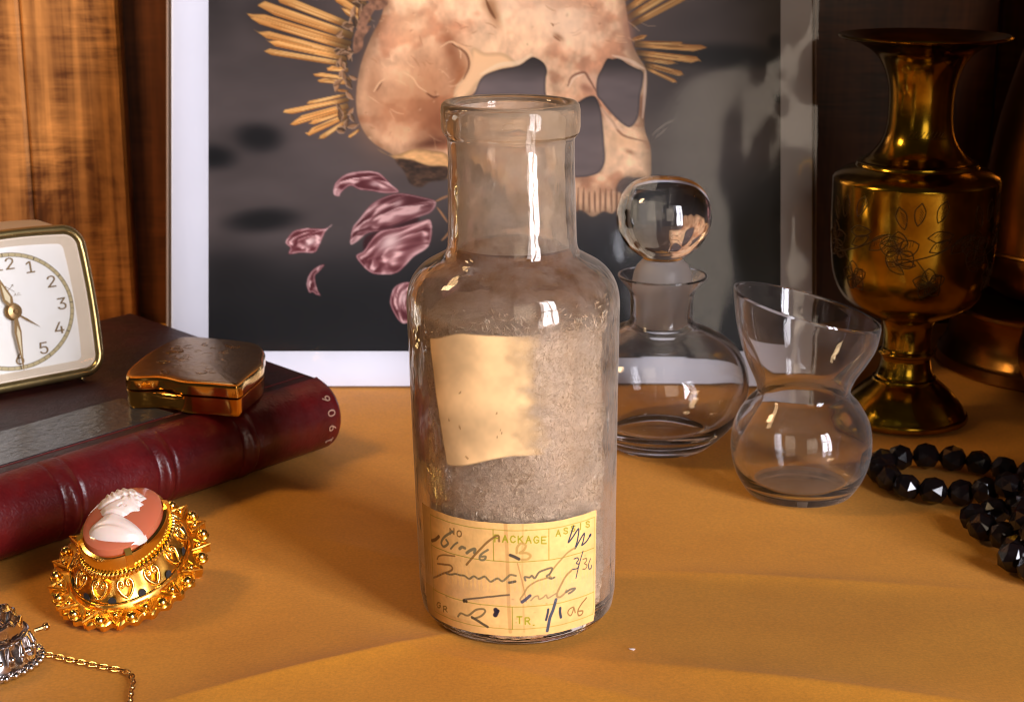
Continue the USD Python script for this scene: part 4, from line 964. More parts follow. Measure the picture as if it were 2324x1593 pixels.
# ------------------------------------------------------------------ further brass pieces cut by the right-hand edge
e = thing('brass_ewer', 'tall dim brass ewer standing on a stepped base in shadow behind the brass vase', 'ewer', (0.2830, 0.8420, 0.0))
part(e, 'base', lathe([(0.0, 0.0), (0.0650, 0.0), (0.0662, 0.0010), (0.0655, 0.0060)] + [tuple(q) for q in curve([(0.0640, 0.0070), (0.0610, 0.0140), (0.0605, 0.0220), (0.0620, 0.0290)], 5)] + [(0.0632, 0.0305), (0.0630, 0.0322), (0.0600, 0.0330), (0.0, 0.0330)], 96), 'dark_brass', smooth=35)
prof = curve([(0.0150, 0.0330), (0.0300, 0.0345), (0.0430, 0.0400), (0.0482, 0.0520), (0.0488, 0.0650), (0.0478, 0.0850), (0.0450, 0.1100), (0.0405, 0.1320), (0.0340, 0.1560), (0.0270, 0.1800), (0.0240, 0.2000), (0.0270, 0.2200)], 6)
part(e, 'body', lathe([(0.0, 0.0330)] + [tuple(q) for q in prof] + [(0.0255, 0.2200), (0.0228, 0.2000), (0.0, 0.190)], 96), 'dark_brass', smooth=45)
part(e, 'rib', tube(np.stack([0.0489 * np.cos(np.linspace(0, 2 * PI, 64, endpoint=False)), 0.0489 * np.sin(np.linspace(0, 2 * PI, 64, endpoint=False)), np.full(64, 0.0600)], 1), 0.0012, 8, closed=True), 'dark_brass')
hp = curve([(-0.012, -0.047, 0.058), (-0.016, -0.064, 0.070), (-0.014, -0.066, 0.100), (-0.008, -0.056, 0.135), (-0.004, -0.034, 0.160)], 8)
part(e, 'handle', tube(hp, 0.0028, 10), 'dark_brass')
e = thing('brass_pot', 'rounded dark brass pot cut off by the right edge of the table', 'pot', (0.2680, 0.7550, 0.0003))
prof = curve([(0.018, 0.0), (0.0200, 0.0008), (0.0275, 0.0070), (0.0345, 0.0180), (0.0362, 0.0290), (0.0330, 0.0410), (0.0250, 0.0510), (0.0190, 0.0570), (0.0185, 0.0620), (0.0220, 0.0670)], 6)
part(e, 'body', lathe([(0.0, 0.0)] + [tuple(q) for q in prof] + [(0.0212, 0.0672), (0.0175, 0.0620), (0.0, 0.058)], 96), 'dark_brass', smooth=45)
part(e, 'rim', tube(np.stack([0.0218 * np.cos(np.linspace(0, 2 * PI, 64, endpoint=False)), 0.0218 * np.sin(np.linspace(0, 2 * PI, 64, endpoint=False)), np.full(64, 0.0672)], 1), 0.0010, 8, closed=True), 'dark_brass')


# ------------------------------------------------------------------ necklace of faceted black beads
def necklace():
    nk = thing('bead_necklace', 'string of shiny black faceted beads looped on the tan cloth at right', 'necklace', (0.165, 0.640, 0.0))
    pts = []
    for rr, zz, off in ((0.30, 0.95, 0), (0.80, 0.62, 0.5), (1.0, 0.0, 0), (0.80, -0.62, 0.5), (0.30, -0.95, 0)):
        for k in range(7):
            a = (k + off) * 2 * PI / 7
            pts.append((rr * math.cos(a), rr * math.sin(a), zz))
    bead = trimesh.convex.convex_hull(np.array(pts) * 0.00555)
    strands = [curve([(0.2290, 0.6250, .0053), (0.2150, 0.6480, .0053), (0.2051, 0.6570, .0053), (0.1985, 0.6630, .0053), (0.1905, 0.6690, .0053), (0.1810, 0.6745, .0053), (0.1705, 0.6768, .0053), (0.1600, 0.6760, .0053), (0.1515, 0.6690, .0053),
                      (0.1490, 0.6580, .0053), (0.1525, 0.6440, .0053), (0.1596, 0.6360, .0053), (0.1691, 0.6335, .0053), (0.1790, 0.6320, .0053), (0.1870, 0.6220, .0118), (0.1960, 0.6150, .0150), (0.2070, 0.6120, .0090), (0.2180, 0.6060, .0053)], 24),
               curve([(0.2350, 0.6020, .0053), (0.2210, 0.6250, .0053), (0.2090, 0.6330, .0095), (0.1985, 0.6260, .0060), (0.1900, 0.6130, .0053), (0.1800, 0.6100, .0053), (0.1728, 0.6050, .0053), (0.1735, 0.5940, .0053), (0.1790, 0.5850, .0053), (0.1800, 0.5745, .0053), (0.1760, 0.5645, .0053), (0.1810, 0.5540, .0053), (0.1900, 0.5450, .0053)], 24),
               curve([(0.1945, 0.6065, .0120), (0.1895, 0.5960, .0120), (0.1855, 0.5860, .0118), (0.1850, 0.5750, .0118), (0.1880, 0.5640, .0110), (0.1960, 0.5560, .0060)], 24)]
    org = np.array([0.165, 0.640, 0.0])
    first = None
    for s in strands:
        seg = np.concatenate([[0], np.cumsum(np.linalg.norm(np.diff(s, axis=0), axis=1))])
        at = np.arange(0.004, seg[-1], 0.01085)
        P = np.stack([np.interp(at, seg, s[:, k]) for k in range(3)], 1)
        T = np.gradient(P, axis=0); T /= np.linalg.norm(T, axis=1, keepdims=True)
        for p, t in zip(P, T):
            a = np.cross(t, [0, 0, 1.0]); a /= np.linalg.norm(a); b = np.cross(t, a)
            spin = rng.uniform(0, 2 * PI)
            a, b = a * math.cos(spin) + b * math.sin(spin), -a * math.sin(spin) + b * math.cos(spin)
            v = bead.vertices @ np.stack([a, b, t]) * rng.uniform(0.97, 1.03) + p - org
            v[:, 2] += max(0.0, 0.0002 - v[:, 2].min())
            f = bead.faces if np.linalg.det(np.stack([a, b, t])) > 0 else bead.faces[:, ::-1]
            part(nk, 'bead', (v, f), 'black_bead', smooth=False)
        part(nk, 'thread', tube(s[::4] - org, 0.0005, 5), 'black_thread')


necklace()

# ------------------------------------------------------------------ the leather book
BA = 51.5
BO = np.array([-0.0885, 0.7024, 0.0])
bd = np.array([math.cos(math.radians(BA)), math.sin(math.radians(BA)), 0.0])
bn = np.array([-bd[1], bd[0], 0.0])          # from the spine back towards the fore edge
THICK = 0.0310


def book():
    """Local x runs along the spine towards its tail, y from the spine to the fore edge."""
    b = thing('leather_book', 'thick old dark red leather bound book lying flat with raised bands on its rounded spine', 'book', BO + np.array([0, 0, 0.0003]), rotz=BA)
    Ls, W, sk = 0.235, 0.150, 0.17             # length to the head, width, skew of the tail edge
    out = lambda y, inset=0.0: np.array([0.005 + sk * y - inset, y])
    for z0, z1, nm in ((THICK - 0.0030, THICK, 'cover'), (0.0, 0.0030, 'cover')):
        c = Polygon([(-Ls, -0.001), (0.0045, -0.001), (0.0045 + sk * W, W), (-Ls, W)]).buffer(0.0012).buffer(-0.0008)
        part(b, nm, trimesh_lift(extrude(c, z1 - z0), z0), 'shaded_cover_leather', smooth=30)
    pages = Polygon([(-Ls + 0.004, 0.000), (0.0005, 0.000), (0.0005 + sk * (W - 0.005), W - 0.005), (-Ls + 0.004, W - 0.005)])
    part(b, 'pages', trimesh_lift(extrude(pages, THICK - 0.0062), 0.0031), 'page_edges', smooth=False)
    # spine
    bands = [0.046, 0.0895, 0.1335, 0.178]
    xs = np.linspace(-Ls, 0.0065, 420)
    an = np.linspace(-PI / 2, PI / 2, 48)
    h = np.zeros_like(xs)
    for t in bands:
        h += 0.0022 * np.exp(-((xs + t) / 0.0023) ** 4)
        h -= 0.0006 * (np.exp(-((xs + t - 0.0042) / 0.0008) ** 2) + np.exp(-((xs + t + 0.0042) / 0.0008) ** 2))
    h -= 0.0020 * smoothstep(0.0030, 0.0065, xs) ** 2
    h += 0.0002 * np.exp(-((xs - 0.0015) / 0.0015) ** 2)
    X, A = np.meshgrid(xs, an, indexing='ij')
    rr = 0.0155 + h[:, None] * np.cos(A) ** 0.5
    dent = 0.0006 * (fbm(np.stack([X * 60, A * 1.6, 0 * X], -1), 3, 81) - 0.5)
    rr = rr + dent
    Yy, Zz = -0.0012 - rr * np.cos(A) * 1.02, 0.0155 + np.sin(A) * np.minimum(rr, 0.0155)
    v = np.stack([X, Yy, Zz], -1)
    n, k = X.shape
    v2 = np.vstack([v.reshape(-1, 3), [[xs[-1], -0.002, 0.0155]], [[xs[0], -0.002, 0.0155]]])
    f = grid_faces(n, k)
    j = np.arange(k - 1)
    f = np.vstack([f[:, ::-1], np.stack([np.full(k - 1, n * k), (n - 1) * k + j, (n - 1) * k + j + 1], 1), np.stack([np.full(k - 1, n * k + 1), j + 1, j], 1)])
    m = trimesh.Trimesh(v2, f, process=False)
    # outward check
    c0 = m.triangles_center[len(m.faces) // 3]; nn = m.face_normals[len(m.faces) // 3]
    if np.dot(nn, c0 - np.array([c0[0], 0, 0.0155])) < 0: m.faces = m.faces[:, ::-1]
    sp = part(b, 'spine', m, 'red_leather', smooth=40)
    # groove beside the joint and the blind line round the panel
    part(b, 'joint', tube(np.array([[-Ls, 0.0042, THICK - 0.0001], [0.004, 0.0042, THICK - 0.0001]]), 0.0004, 6), 'red_leather')
    pan = Polygon([(-Ls + 0.02, 0.0060), (-0.0680, 0.0060), (-0.0670, 0.0380), (-Ls + 0.02, 0.0395)])
    part(b, 'cloth_panel', trimesh_lift(extrude(pan.buffer(0.0004), 0.0004), THICK - 0.0001), 'grey_leather', smooth=30, label='dark grey pebbled panel on the upper cover')
    part(b, 'tooled_line', tube(np.array([[-Ls + 0.02, 0.0402, THICK], [-0.0665, 0.0386, THICK], [-0.0672, 0.0058, THICK]]), 0.00025, 5), 'clock_ink')
    # gilt date across the tail of the spine, upright when the book stands
    for i, ch in enumerate('1906'):
        a = math.radians(-33 + 24 * i)
        g = text_mesh(ch, 0.0040, 0.00012)
        v = np.array(g.vertices); v[:, 0] -= (v[:, 0].min() + v[:, 0].max()) / 2
        r = 0.01553 + 0.0002
        ang = a + v[:, 0] / r
        w = np.stack([0.0012 - v[:, 1], -0.0012 - (r + v[:, 2]) * np.cos(ang) * 1.02, 0.0155 + (r - 0.0002 + v[:, 2]) * np.sin(ang)], 1)
        t = trimesh.Trimesh(w, g.faces, process=False)
        part(sp, 'gilt_numeral', t, 'gilt_letter', smooth=False)


def trimesh_lift(m, z):
    m.apply_translation([0, 0, z]); return m


book()


# ------------------------------------------------------------------ alarm clock
def clock():
    th, al = 40.0, 13.0
    c = thing('alarm_clock', 'cream and brass travel alarm clock with gold numerals, standing on the red book', 'alarm clock', (-0.2043, 0.6890, 0.0645), rotz=th, rotx=-al)
    # local x to the right, z up the dial, -y towards the viewer
    HW, HH, CR = 0.0340, 0.0318, 0.0085

    def outline(hw, hh, r, n=14, bulge=0.0):
        pts = []
        for cx, cz, a0 in ((hw - r, -hh + r, -PI / 2), (hw - r, hh - r, 0), (-hw + r, hh - r, PI / 2), (-hw + r, -hh + r, PI)):
            for a in np.linspace(a0, a0 + PI / 2, n):
                pts.append((cx + r * math.cos(a), cz + r * math.sin(a)))
        p = np.array(pts)
        q = []
        for i, (a, b) in enumerate(zip(p, np.roll(p, -1, 0))):
            k = 14 if i % n == n - 1 else 1
            for t in range(k): q.append(a + (b - a) * t / k)
        q = np.array(q)
        q[:, 1] += bulge * (1 - (q[:, 0] / hw) ** 2) * (q[:, 1] > 0) * smoothstep(0, hh, q[:, 1])
        q[:, 0] += np.sign(q[:, 0]) * 0.0012 * (1 - (q[:, 1] / hh) ** 2) * (np.abs(q[:, 0]) > hw * 0.8)
        return q

    def ringmesh(levels):
        """closed band through (inset, depth) levels"""
        rs = []
        for ins, y in levels:
            o = outline(HW - ins, HH - ins, max(CR - ins, 0.002), bulge=0.0018)
            rs.append(np.column_stack([o[:, 0], np.full(len(o), y), o[:, 1]]))
        rs.append(rs[0])
        v = np.stack(rs, 1)
        n, k = v.shape[:2]
        return v.reshape(-1, 3), grid_faces(n, k, True)

    def fixed(v, f):
        m = trimesh.Trimesh(v, f, process=False)
        if m.volume < 0: m.faces = m.faces[:, ::-1]
        return m
    part(c, 'bezel', fixed(*ringmesh([(0.0, 0.003), (-0.0003, 0.0), (0.0003, -0.0016), (0.0014, -0.0025), (0.0028, -0.0022), (0.0036, -0.0012), (0.0037, 0.0012), (0.0030, 0.003)])), 'clock_brass', smooth=50)
    part(c, 'inner_rim', fixed(*ringmesh([(0.00375, -0.0008), (0.0041, -0.0008), (0.0072, 0.0062), (0.0050, 0.0068), (0.00375, 0.003)])), 'clock_cream', smooth=40)
    rs = []
    for ins, y in [(0.0060, 0.0072), (0.0030, 0.0070), (0.0012, 0.0031), (0.0010, 0.010), (0.0014, 0.026), (0.0040, 0.0305), (0.0080, 0.0320)]:
        o = outline(HW - ins, HH - ins, max(CR - ins, 0.002), bulge=0.0018)
        rs.append(np.column_stack([o[:, 0], np.full(len(o), y), o[:, 1] + 0.26 * max(0.0, y - 0.0031)]))
    part(c, 'case', fixed(*layered(rs)), 'clock_case', smooth=40)
    o = outline(HW - 0.0050, HH - 0.0050, 0.005, bulge=0.0018)
    part(c, 'dial', fixed(*layered([np.column_stack([o[:, 0], np.full(len(o), y), o[:, 1]]) for y in (0.0056, 0.0064)])), 'clock_dial', smooth=30)
    o = outline(HW - 0.0040, HH - 0.0040, 0.005, bulge=0.0018)
    part(c, 'glass', fixed(*layered([np.column_stack([o[:, 0], np.full(len(o), y), o[:, 1]]) for y in (-0.0006, -0.0002)])), 'clock_glass', smooth=False)
    yd = 0.00555
    a = np.linspace(0, 2 * PI, 160, endpoint=False)
    rx, rz, wt = 0.0276, 0.0244, 0.0016

    def flat_ring(rx, rz, w, y):
        v = np.vstack([np.column_stack([(rx - k * w) * np.cos(a), np.full(len(a), y), (rz - k * w) * np.sin(a)]) for k in (0, 1)])
        n = len(a); i = np.arange(n); j = (i + 1) % n
        return trimesh.Trimesh(v, np.vstack([np.stack([i, j, n + i], 1), np.stack([j, n + j, n + i], 1)]), process=False)
    part(c, 'minute_track', flat_ring(rx, rz, wt, yd), 'clock_track', smooth=False)
    ln = [flat_ring(rx + 0.0001, rz + 0.0001, 0.00018, yd - 0.00004), flat_ring(rx - wt + 0.0001, rz - wt + 0.0001, 0.00018, yd - 0.00004)]
    for k in range(60):
        t = k * 2 * PI / 60
        p0 = np.array([rx * math.cos(t), rz * math.sin(t)]); p1 = np.array([(rx - wt) * math.cos(t), (rz - wt) * math.sin(t)])
        e = (p1 - p0) / np.linalg.norm(p1 - p0); n = np.array([-e[1], e[0]]) * (0.00010 if k % 5 else 0.00022)
        q = np.array([p0 + n, p1 + n, p1 - n, p0 - n])
        ln.append(trimesh.Trimesh(np.column_stack([q[:, 0], np.full(4, yd - 0.00006), q[:, 1]]), [[0, 1, 2], [0, 2, 3]], process=False))
    part(c, 'minute_marks', join(ln), 'clock_ink', smooth=False)

    def text(s, x, z, h, y=yd, depth=0.0003, bold=False, wide=1.0):
        g = text_mesh(s, h, depth, bold)
        v = np.array(g.vertices)
        v[:, 0] = (v[:, 0] - (v[:, 0].min() + v[:, 0].max()) / 2) * wide; v[:, 1] -= (v[:, 1].min() + v[:, 1].max()) / 2
        return fixed(np.column_stack([v[:, 0] + x, y - v[:, 2], v[:, 1] + z]), g.faces)
    for k in range(1, 13):
        t = PI / 2 - k * PI / 6
        rxn, rzn = 0.0224, 0.0198
        part(c, 'numeral', text(str(k), rxn * math.cos(t), rzn * math.sin(t), 0.0049, wide=1.2), 'clock_numeral', smooth=False)
    mk = []
    for p, q in (((-0.0012, 0.0108), (0.0028, 0.0080)), ((-0.0010, 0.0080), (0.0026, 0.0110))):
        mk.append(tube(np.array([[p[0], yd, p[1]], [q[0], yd, q[1]]]), 0.00011, 4))
    for s in ((0.0026, 0.0110, -0.0009, -0.0002), (0.0026, 0.0110, -0.0002, -0.0009), (-0.0012, 0.0108, 0.0009, -0.0001), (-0.0012, 0.0108, 0.0002, -0.0009)):
        mk.append(tube(np.array([[s[0], yd, s[1]], [s[0] + s[2], yd, s[1] + s[3]]]), 0.00009, 4))
    part(c, 'trade_mark', join(mk + [text('.A.C.', 0.0036, 0.0068, 0.00115, depth=0.0001)]), 'clock_numeral', smooth=False, label='small crossed arrows emblem and capitals under the twelve')

    # hands, which turn about the hub
    def hand(tip, L, w, y, mid, tail=0.0):
        t = np.array(tip) / np.linalg.norm(tip); n = np.array([-t[1], t[0]])
        sh = lambda k: Polygon([tuple(-t * tail), tuple(t * L * 0.12 - n * w * 0.25 * k), tuple(t * L * mid - n * w * 0.5 * k), tuple(t * (L if k == 1 else L * 0.82)), tuple(t * L * mid + n * w * 0.5 * k), tuple(t * L * 0.12 + n * w * 0.25 * k)])
        outm = extrude(sh(1), 0.0004)
        return sh, outm

    def stand(m, y):
        v = np.array(m.vertices)
        return fixed(np.column_stack([v[:, 0], y - v[:, 2], v[:, 1]]), m.faces)
    sh, m = hand((-0.285, 0.95), 0.0175, 0.0044, 0, 0.32)
    h1 = part(c, 'hour_hand', stand(m, 0.0036), 'clock_hand', smooth=False)
    t = np.array((-0.285, 0.95)) / np.linalg.norm((-0.285, 0.95)); n = np.array([-t[1], t[0]])
    part(h1, 'luminous_fill', stand(extrude(Polygon([tuple(t * 0.0035), tuple(t * 0.0060 + n * 0.0012), tuple(t * 0.0125), tuple(t * 0.0060 - n * 0.0012)]), 0.0001), 0.00315), 'clock_lume', smooth=False)
    sh, m = hand((-0.015, -1.0), 0.0248, 0.0030, 0, 0.35)
    h2 = part(c, 'minute_hand', stand(m, 0.0024), 'clock_hand', smooth=False)
    t = np.array((-0.015, -1.0)); t /= np.linalg.norm(t); n = np.array([-t[1], t[0]])
    part(h2, 'luminous_fill', stand(extrude(Polygon([tuple(t * 0.0060), tuple(t * 0.0090 + n * 0.0007), tuple(t * 0.0195), tuple(t * 0.0090 - n * 0.0007)]), 0.0001), 0.00195), 'clock_lume', smooth=False)
    sh, m = hand((0.80, -0.60), 0.0135, 0.0009, 0, 0.5)
    part(c, 'alarm_hand', stand(m, 0.0046), 'clock_hand', smooth=False)
    hub = [(0.0, 0.0), (0.0036, 0.0), (0.0037, 0.0004), (0.0030, 0.0008), (0.0030, 0.0020), (0.0032, 0.0024), (0.0029, 0.0028), (0.0012, 0.0030), (0.0011, 0.0026), (0.0006, 0.0026), (0.0004, 0.0032), (0.0, 0.0032)]
    v, f = lathe(hub, 40)
    part(c, 'hub', fixed(np.column_stack([v[:, 0], 0.0046 - v[:, 2], v[:, 1]]), f), 'clock_hand', smooth=35)
    # feet, upright on the book although the clock leans back
    for x in (-0.026, 0.026):
        fp = [(0.0, -0.0062), (0.0016, -0.0062), (0.0019, -0.0056), (0.0013, -0.0040), (0.0014, 0.0), (0.0, 0.0)]
        v, f = lathe(fp, 24)
        part(c, 'foot', (v + np.array([x, 0.006, -HH + 0.0006]), f), 'clock_brass', smooth=35)
    v, f = lathe([(0.0, -0.0040), (0.0016, -0.0040), (0.0018, -0.0034), (0.0014, 0.0), (0.0, 0.0)], 24)
    part(c, 'foot', (v + np.array([0.0, 0.0285, -HH + 0.005]), f), 'clock_brass', smooth=35)


clock()


# ------------------------------------------------------------------ gilt powder compact on the book
def compact():
    c = thing('powder_compact', 'small gold powder compact with shaped sides and engraved lid, on the red book', 'compact', (-0.1290, 0.6830, THICK + 0.0004))
    top = np.array([(-.1555, .6655), (-.1556, .6745), (-.1530, .6960), (-.1462, .7190), (-.1380, .7225), (-.1297, .7205), (-.1180, .7165), (-.1082, .7100), (-.1040, .6985), (-.1030, .6880), (-.1018, .6770), (-.1048, .6600), (-.1068, .6482), (-.1100, .6470), (-.1180, .6492), (-.1300, .6520), (-.1400, .6585), (-.1500, .6580), (-.1540, .6600)])
    p = top - np.array([-.1290, .6830])
    q = curve(p, 6, True)
    o = Polygon(q).buffer(0)

    def ring(inset, z, ripple=0.0):
        """the outline pulled in along its own normals"""
        t = np.roll(q, -1, 0) - np.roll(q, 1, 0)
        n = np.column_stack([t[:, 1], -t[:, 0]]); n /= np.linalg.norm(n, axis=1, keepdims=True)
        if Polygon(q).exterior.is_ccw is False: n = -n
        a = q - n * inset
        return np.column_stack([a, np.full(len(a), z)])

    def solid(levels, dome=None):
        rs = [ring(i, z) for i, z in levels]
        if dome:
            last = rs[-1]; cen = last.mean(0)
            for s in (0.93, 0.8, 0.6, 0.35, 0.12):
                r = cen + (last - cen) * s; r[:, 2] = last[0, 2] + dome * (1 - s ** 2); rs.append(r)
        m = trimesh.Trimesh(*layered(rs), process=False)
        if m.volume < 0: m.faces = m.faces[:, ::-1]
        return m
    part(c, 'base', solid([(0.0025, 0.0), (0.0010, 0.0005), (0.0004, 0.0020), (0.0002, 0.0074), (0.0008, 0.0078)]), 'compact_gold', smooth=35)
    lid = part(c, 'lid', solid([(0.0008, 0.0080), (0.0000, 0.0084), (0.0000, 0.0120), (0.0005, 0.0131), (0.0016, 0.0137)]), 'compact_gold', smooth=35)
    part(lid, 'lid_top', solid([(0.0017, 0.01372), (0.0022, 0.0139), (0.0040, 0.0140)], 0.0005), 'compact_lid_gold', smooth=35, label='dulled lid engraved with scrolls')
    sc = []
    for k in range(34):
        cx, cy, r, a0 = rng.uniform(-0.015, 0.015), rng.uniform(-0.020, 0.024), rng.uniform(0.0016, 0.0040), rng.uniform(0, 6)
        a = np.linspace(0, 4.6, 16)
        rr = r * (1 - 0.15 * a)
        x, y = cx + rr * np.cos(a0 + a), cy + rr * np.sin(a0 + a)
        z = 0.0140 + 0.0005 * (1 - (x / 0.022) ** 2 * 0.5 - (y / 0.034) ** 2 * 0.5)
        sc.append(tube(np.column_stack([x, y, z - 0.00005]), 0.00009, 5))
    part(lid, 'scroll_engraving', join(sc), 'compact_lid_gold', smooth=True)
    # clasp along the front left
    a = np.array([-0.1440, 0.6572]) - np.array([-.1290, .6830]); b = np.array([-0.1298, 0.6512]) - np.array([-.1290, .6830])
    m = a + (b - a) * np.linspace(0, 1, 14)[:, None]
    rad = 0.0013 * np.sin(np.linspace(0.12, PI - 0.12, 14)) ** 0.5
    part(c, 'clasp', tube(np.column_stack([m + np.array([0.0, -0.0004]), np.full(14, 0.0072)]), rad, 10), 'compact_gold')


compact()


# ------------------------------------------------------------------ cameo brooch
def brooch():
    tilt = 22.0
    CS, SN = math.cos(0.38), math.sin(0.38)

    def part(parent, name, mesh, material, smooth=35, label=None):       # the upper storeys stand a little higher
        v, f = (mesh.vertices, mesh.faces) if hasattr(mesh, 'vertices') else mesh
        v = np.array(v, float)
        v[:, 2] = np.where(v[:, 2] > 0.003, 0.003 + (v[:, 2] - 0.003) * 1.28, v[:, 2])
        if name != 'portrait_relief':                                    # the oval lies askew; the portrait stands upright in it
            x, y = v[:, 0].copy(), v[:, 1] - oy
            v[:, 0], v[:, 1] = x * CS + y * SN, oy - x * SN + y * CS
        return add_part(parent, name, trimesh.Trimesh(v, f, process=False), material, smooth, label)
    b = thing('cameo_brooch', 'ornate oval gold filigree brooch with white portrait cameo on orange shell, before the book', 'brooch', (-0.1288, 0.5400, 0.0122), rotx=tilt)
    ax, ay, oy = 0.0238, 0.0300, 0.0022            # rim half-axes, offset of the centre up the brooch
    E = lambda t, k=0.0: np.array([(ax + k) * math.cos(t), oy + (ay + 1.15 * k) * math.sin(t)])
    a = np.linspace(0, 2 * PI, 160, endpoint=False)

    def oval(kx, z, wav=0.0, m=0, ph=0.0):
        w = wav * np.cos(m * a + ph)
        return np.column_stack([(ax + kx + w) * np.cos(a), oy + (ay + 1.15 * kx + w) * np.sin(a), np.full(len(a), z)])
    # scalloped rim plate
    N = 15
    sol = lambda rings: (lambda m: (m.invert() or m) if m.volume < 0 else m)(trimesh.Trimesh(*layered(rings), process=False))
    part(b, 'rim_plate', sol([oval(-0.0010, -0.0022, 0.0006, 2 * N), oval(0.0000, -0.0018, 0.0009, 2 * N), oval(0.0000, 0.0002, 0.0009, 2 * N), oval(-0.0008, 0.0008, 0.0006, 2 * N), oval(-0.0030, 0.0004), oval(-0.0058, 0.0010)]), 'gold', smooth=35)
    gal = [oval(-0.0052, 0.0008), oval(-0.0058, 0.0022), oval(-0.0068, 0.0030), oval(-0.0082, 0.0052, 0.0006, 12), oval(-0.0098, 0.0078, 0.0004, 12), oval(-0.0104, 0.0092)]
    part(b, 'gallery', sol(gal), 'gold', smooth=35, label='sloping pierced gallery between the rim and the bezel')
    part(b, 'rim_wire', tube(oval(-0.0062, 0.0028), 0.00045, 8, closed=True), 'gold_bright')
    for k in range(N):
        t = (k + 0.5) * 2 * PI / N - PI / 2 + 0.05
        c = E(t, -0.0010)
        part(b, 'bead', sphere((c[0], c[1], 0.0014), 0.00175, 2), 'gold_bright', smooth=True)
        part(b, 'bead_cup', tube(np.column_stack([c[0] + 0.00185 * np.cos(a[::8]), c[1] + 0.00185 * np.sin(a[::8]), np.full(20, 0.0007)]), 0.00042, 6, closed=True), 'gold')
        t = k * 2 * PI / N - PI / 2 + 0.05
        # a three-sided cell with a small bead in it
        ctr = E(t, -0.0022); ou = np.array([math.cos(t) / ax, math.sin(t) / ay]); ou /= np.linalg.norm(ou); sd = np.array([-ou[1], ou[0]])
        tri = [ctr + ou * 0.0034, ctr - ou * 0.0022 + sd * 0.0025, ctr - ou * 0.0022 - sd * 0.0025]
        wall = np.array([[*tri[0], 0.0018], [*(0.5 * (tri[0] + tri[1])), 0.0019], [*tri[1], 0.0020], [*(0.5 * (tri[2] + tri[1])), 0.0020], [*tri[2], 0.0020], [*(0.5 * (tri[0] + tri[2])), 0.0019]])
        cell = part(b, 'triangle_cell', join([tube(wall, 0.00050, 6, closed=True), layered([np.array([[*q, -0.0016] for q in tri]), np.array([[*q, 0.0009] for q in tri])])]), 'gold', smooth=35)
        part(cell, 'small_bead', sphere((ctr[0] - ou[0] * 0.0004, ctr[1] - ou[1] * 0.0004, 0.0018), 0.00105, 2), 'gold_bright', smooth=True)
    # hearts of curled wire round the gallery
    H = 12
    for k in range(H):
        t = k * 2 * PI / H - PI / 2 + 0.12
        ou = np.array([math.cos(t) / ax, math.sin(t) / ay]); ou /= np.linalg.norm(ou); sd = np.array([-ou[1], ou[0]])
        c = E(t, -0.0080); W3 = lambda u, w: np.array([*(c + ou * u * 0.75 + sd * w), 0.0062 - u * 0.85])
        half = [(0.0026, 0.0), (0.0016, 0.0014), (-0.0002, 0.0025), (-0.0016, 0.0023), (-0.0021, 0.0013), (-0.0014, 0.0005), (-0.0005, 0.0007), (-0.0004, 0.0013), (-0.0009, 0.0015)]
        ws = []
        for s in (1, -1):
            ws.append(tube(np.array([W3(u, s * w) for u, w in curve(half, 5)]), np.linspace(0.00055, 0.00042, 41), 7))
        h = part(b, 'heart_scroll', join(ws), 'gold_bright', smooth=True)
        for s in (1, -1):
            part(h, 'scroll_eye', sphere(W3(-0.0010, s * 0.0012) + np.array([0, 0, 0.0003]), 0.00055, 1), 'gold_bright', smooth=True)
        # dark piercing under each heart
        t2 = t + PI / H
        ou2 = np.array([math.cos(t2) / ax, math.sin(t2) / ay]); ou2 /= np.linalg.norm(ou2); sd2 = np.array([-ou2[1], ou2[0]])
        c2 = E(t2, -0.0067)
        ring = [np.array([*(c2 + sd2 * 0.0013 * math.cos(q) + ou2 * 0.00045 * math.sin(q)), 0.0036 - 0.0009 * math.sin(q)]) for q in np.linspace(0, 2 * PI, 14, endpoint=False)]
        part(b, 'piercing', sol([np.array(ring) - np.array([0, 0, 0.0008]), np.array(ring) + np.array([*(ou2 * 0.00025), 0.00025])]), 'black_thread', smooth=False)
    # rope ring, bezel cup
    kb = -0.0100
    s = np.linspace(0, 2 * PI, 720, endpoint=False)
    for ph in (0, PI):
        cx, cy = (ax + kb) * np.cos(s), oy + (ay + 1.15 * kb) * np.sin(s)
        nx, ny = np.cos(s), np.sin(s)
        tw = 34 * s + ph
        part(b, 'rope_wire', tube(np.column_stack([cx + 0.00050 * np.cos(tw) * nx, cy + 0.00050 * np.cos(tw) * ny, 0.0096 + 0.00050 * np.sin(tw)]), 0.00056, 6, closed=True), 'gold_bright')
    part(b, 'bezel', sol([oval(-0.0104, 0.0080), oval(-0.0106, 0.0110), oval(-0.0106, 0.0134), oval(-0.0110, 0.0146), oval(-0.0120, 0.0148), oval(-0.0126, 0.0138)]), 'gold_bright', smooth=35)
    for t in (-0.75, 0.9, 2.3, 3.9):
        c = E(t, -0.0104)
        n = np.array([math.cos(t), math.sin(t)])
        sd = np.array([-n[1], n[0]])
        pr = trimesh.convex.convex_hull(np.array([[*(c + n * u + sd * w), z] for w in (-0.0011, 0.0011) for u, z in ((0.0004, 0.0100), (0.0003, 0.0150), (-0.0018, 0.0160), (-0.0012, 0.0110))]))
        part(b, 'claw', pr, 'gold', smooth=False)
    # shell stone with its relief
    sx, sy = ax - 0.0122, ay - 0.0122 * 1.15
    dome = lambda x, y: 0.0156 + 0.0032 * np.sqrt(np.clip(1 - (x / sx) ** 2 * 0.92 - ((y - oy) / sy) ** 2 * 0.92, 0, 1))
    rs = [oval(-0.0127, 0.0130), oval(-0.0122, 0.0140), oval(-0.0122, 0.0154)]
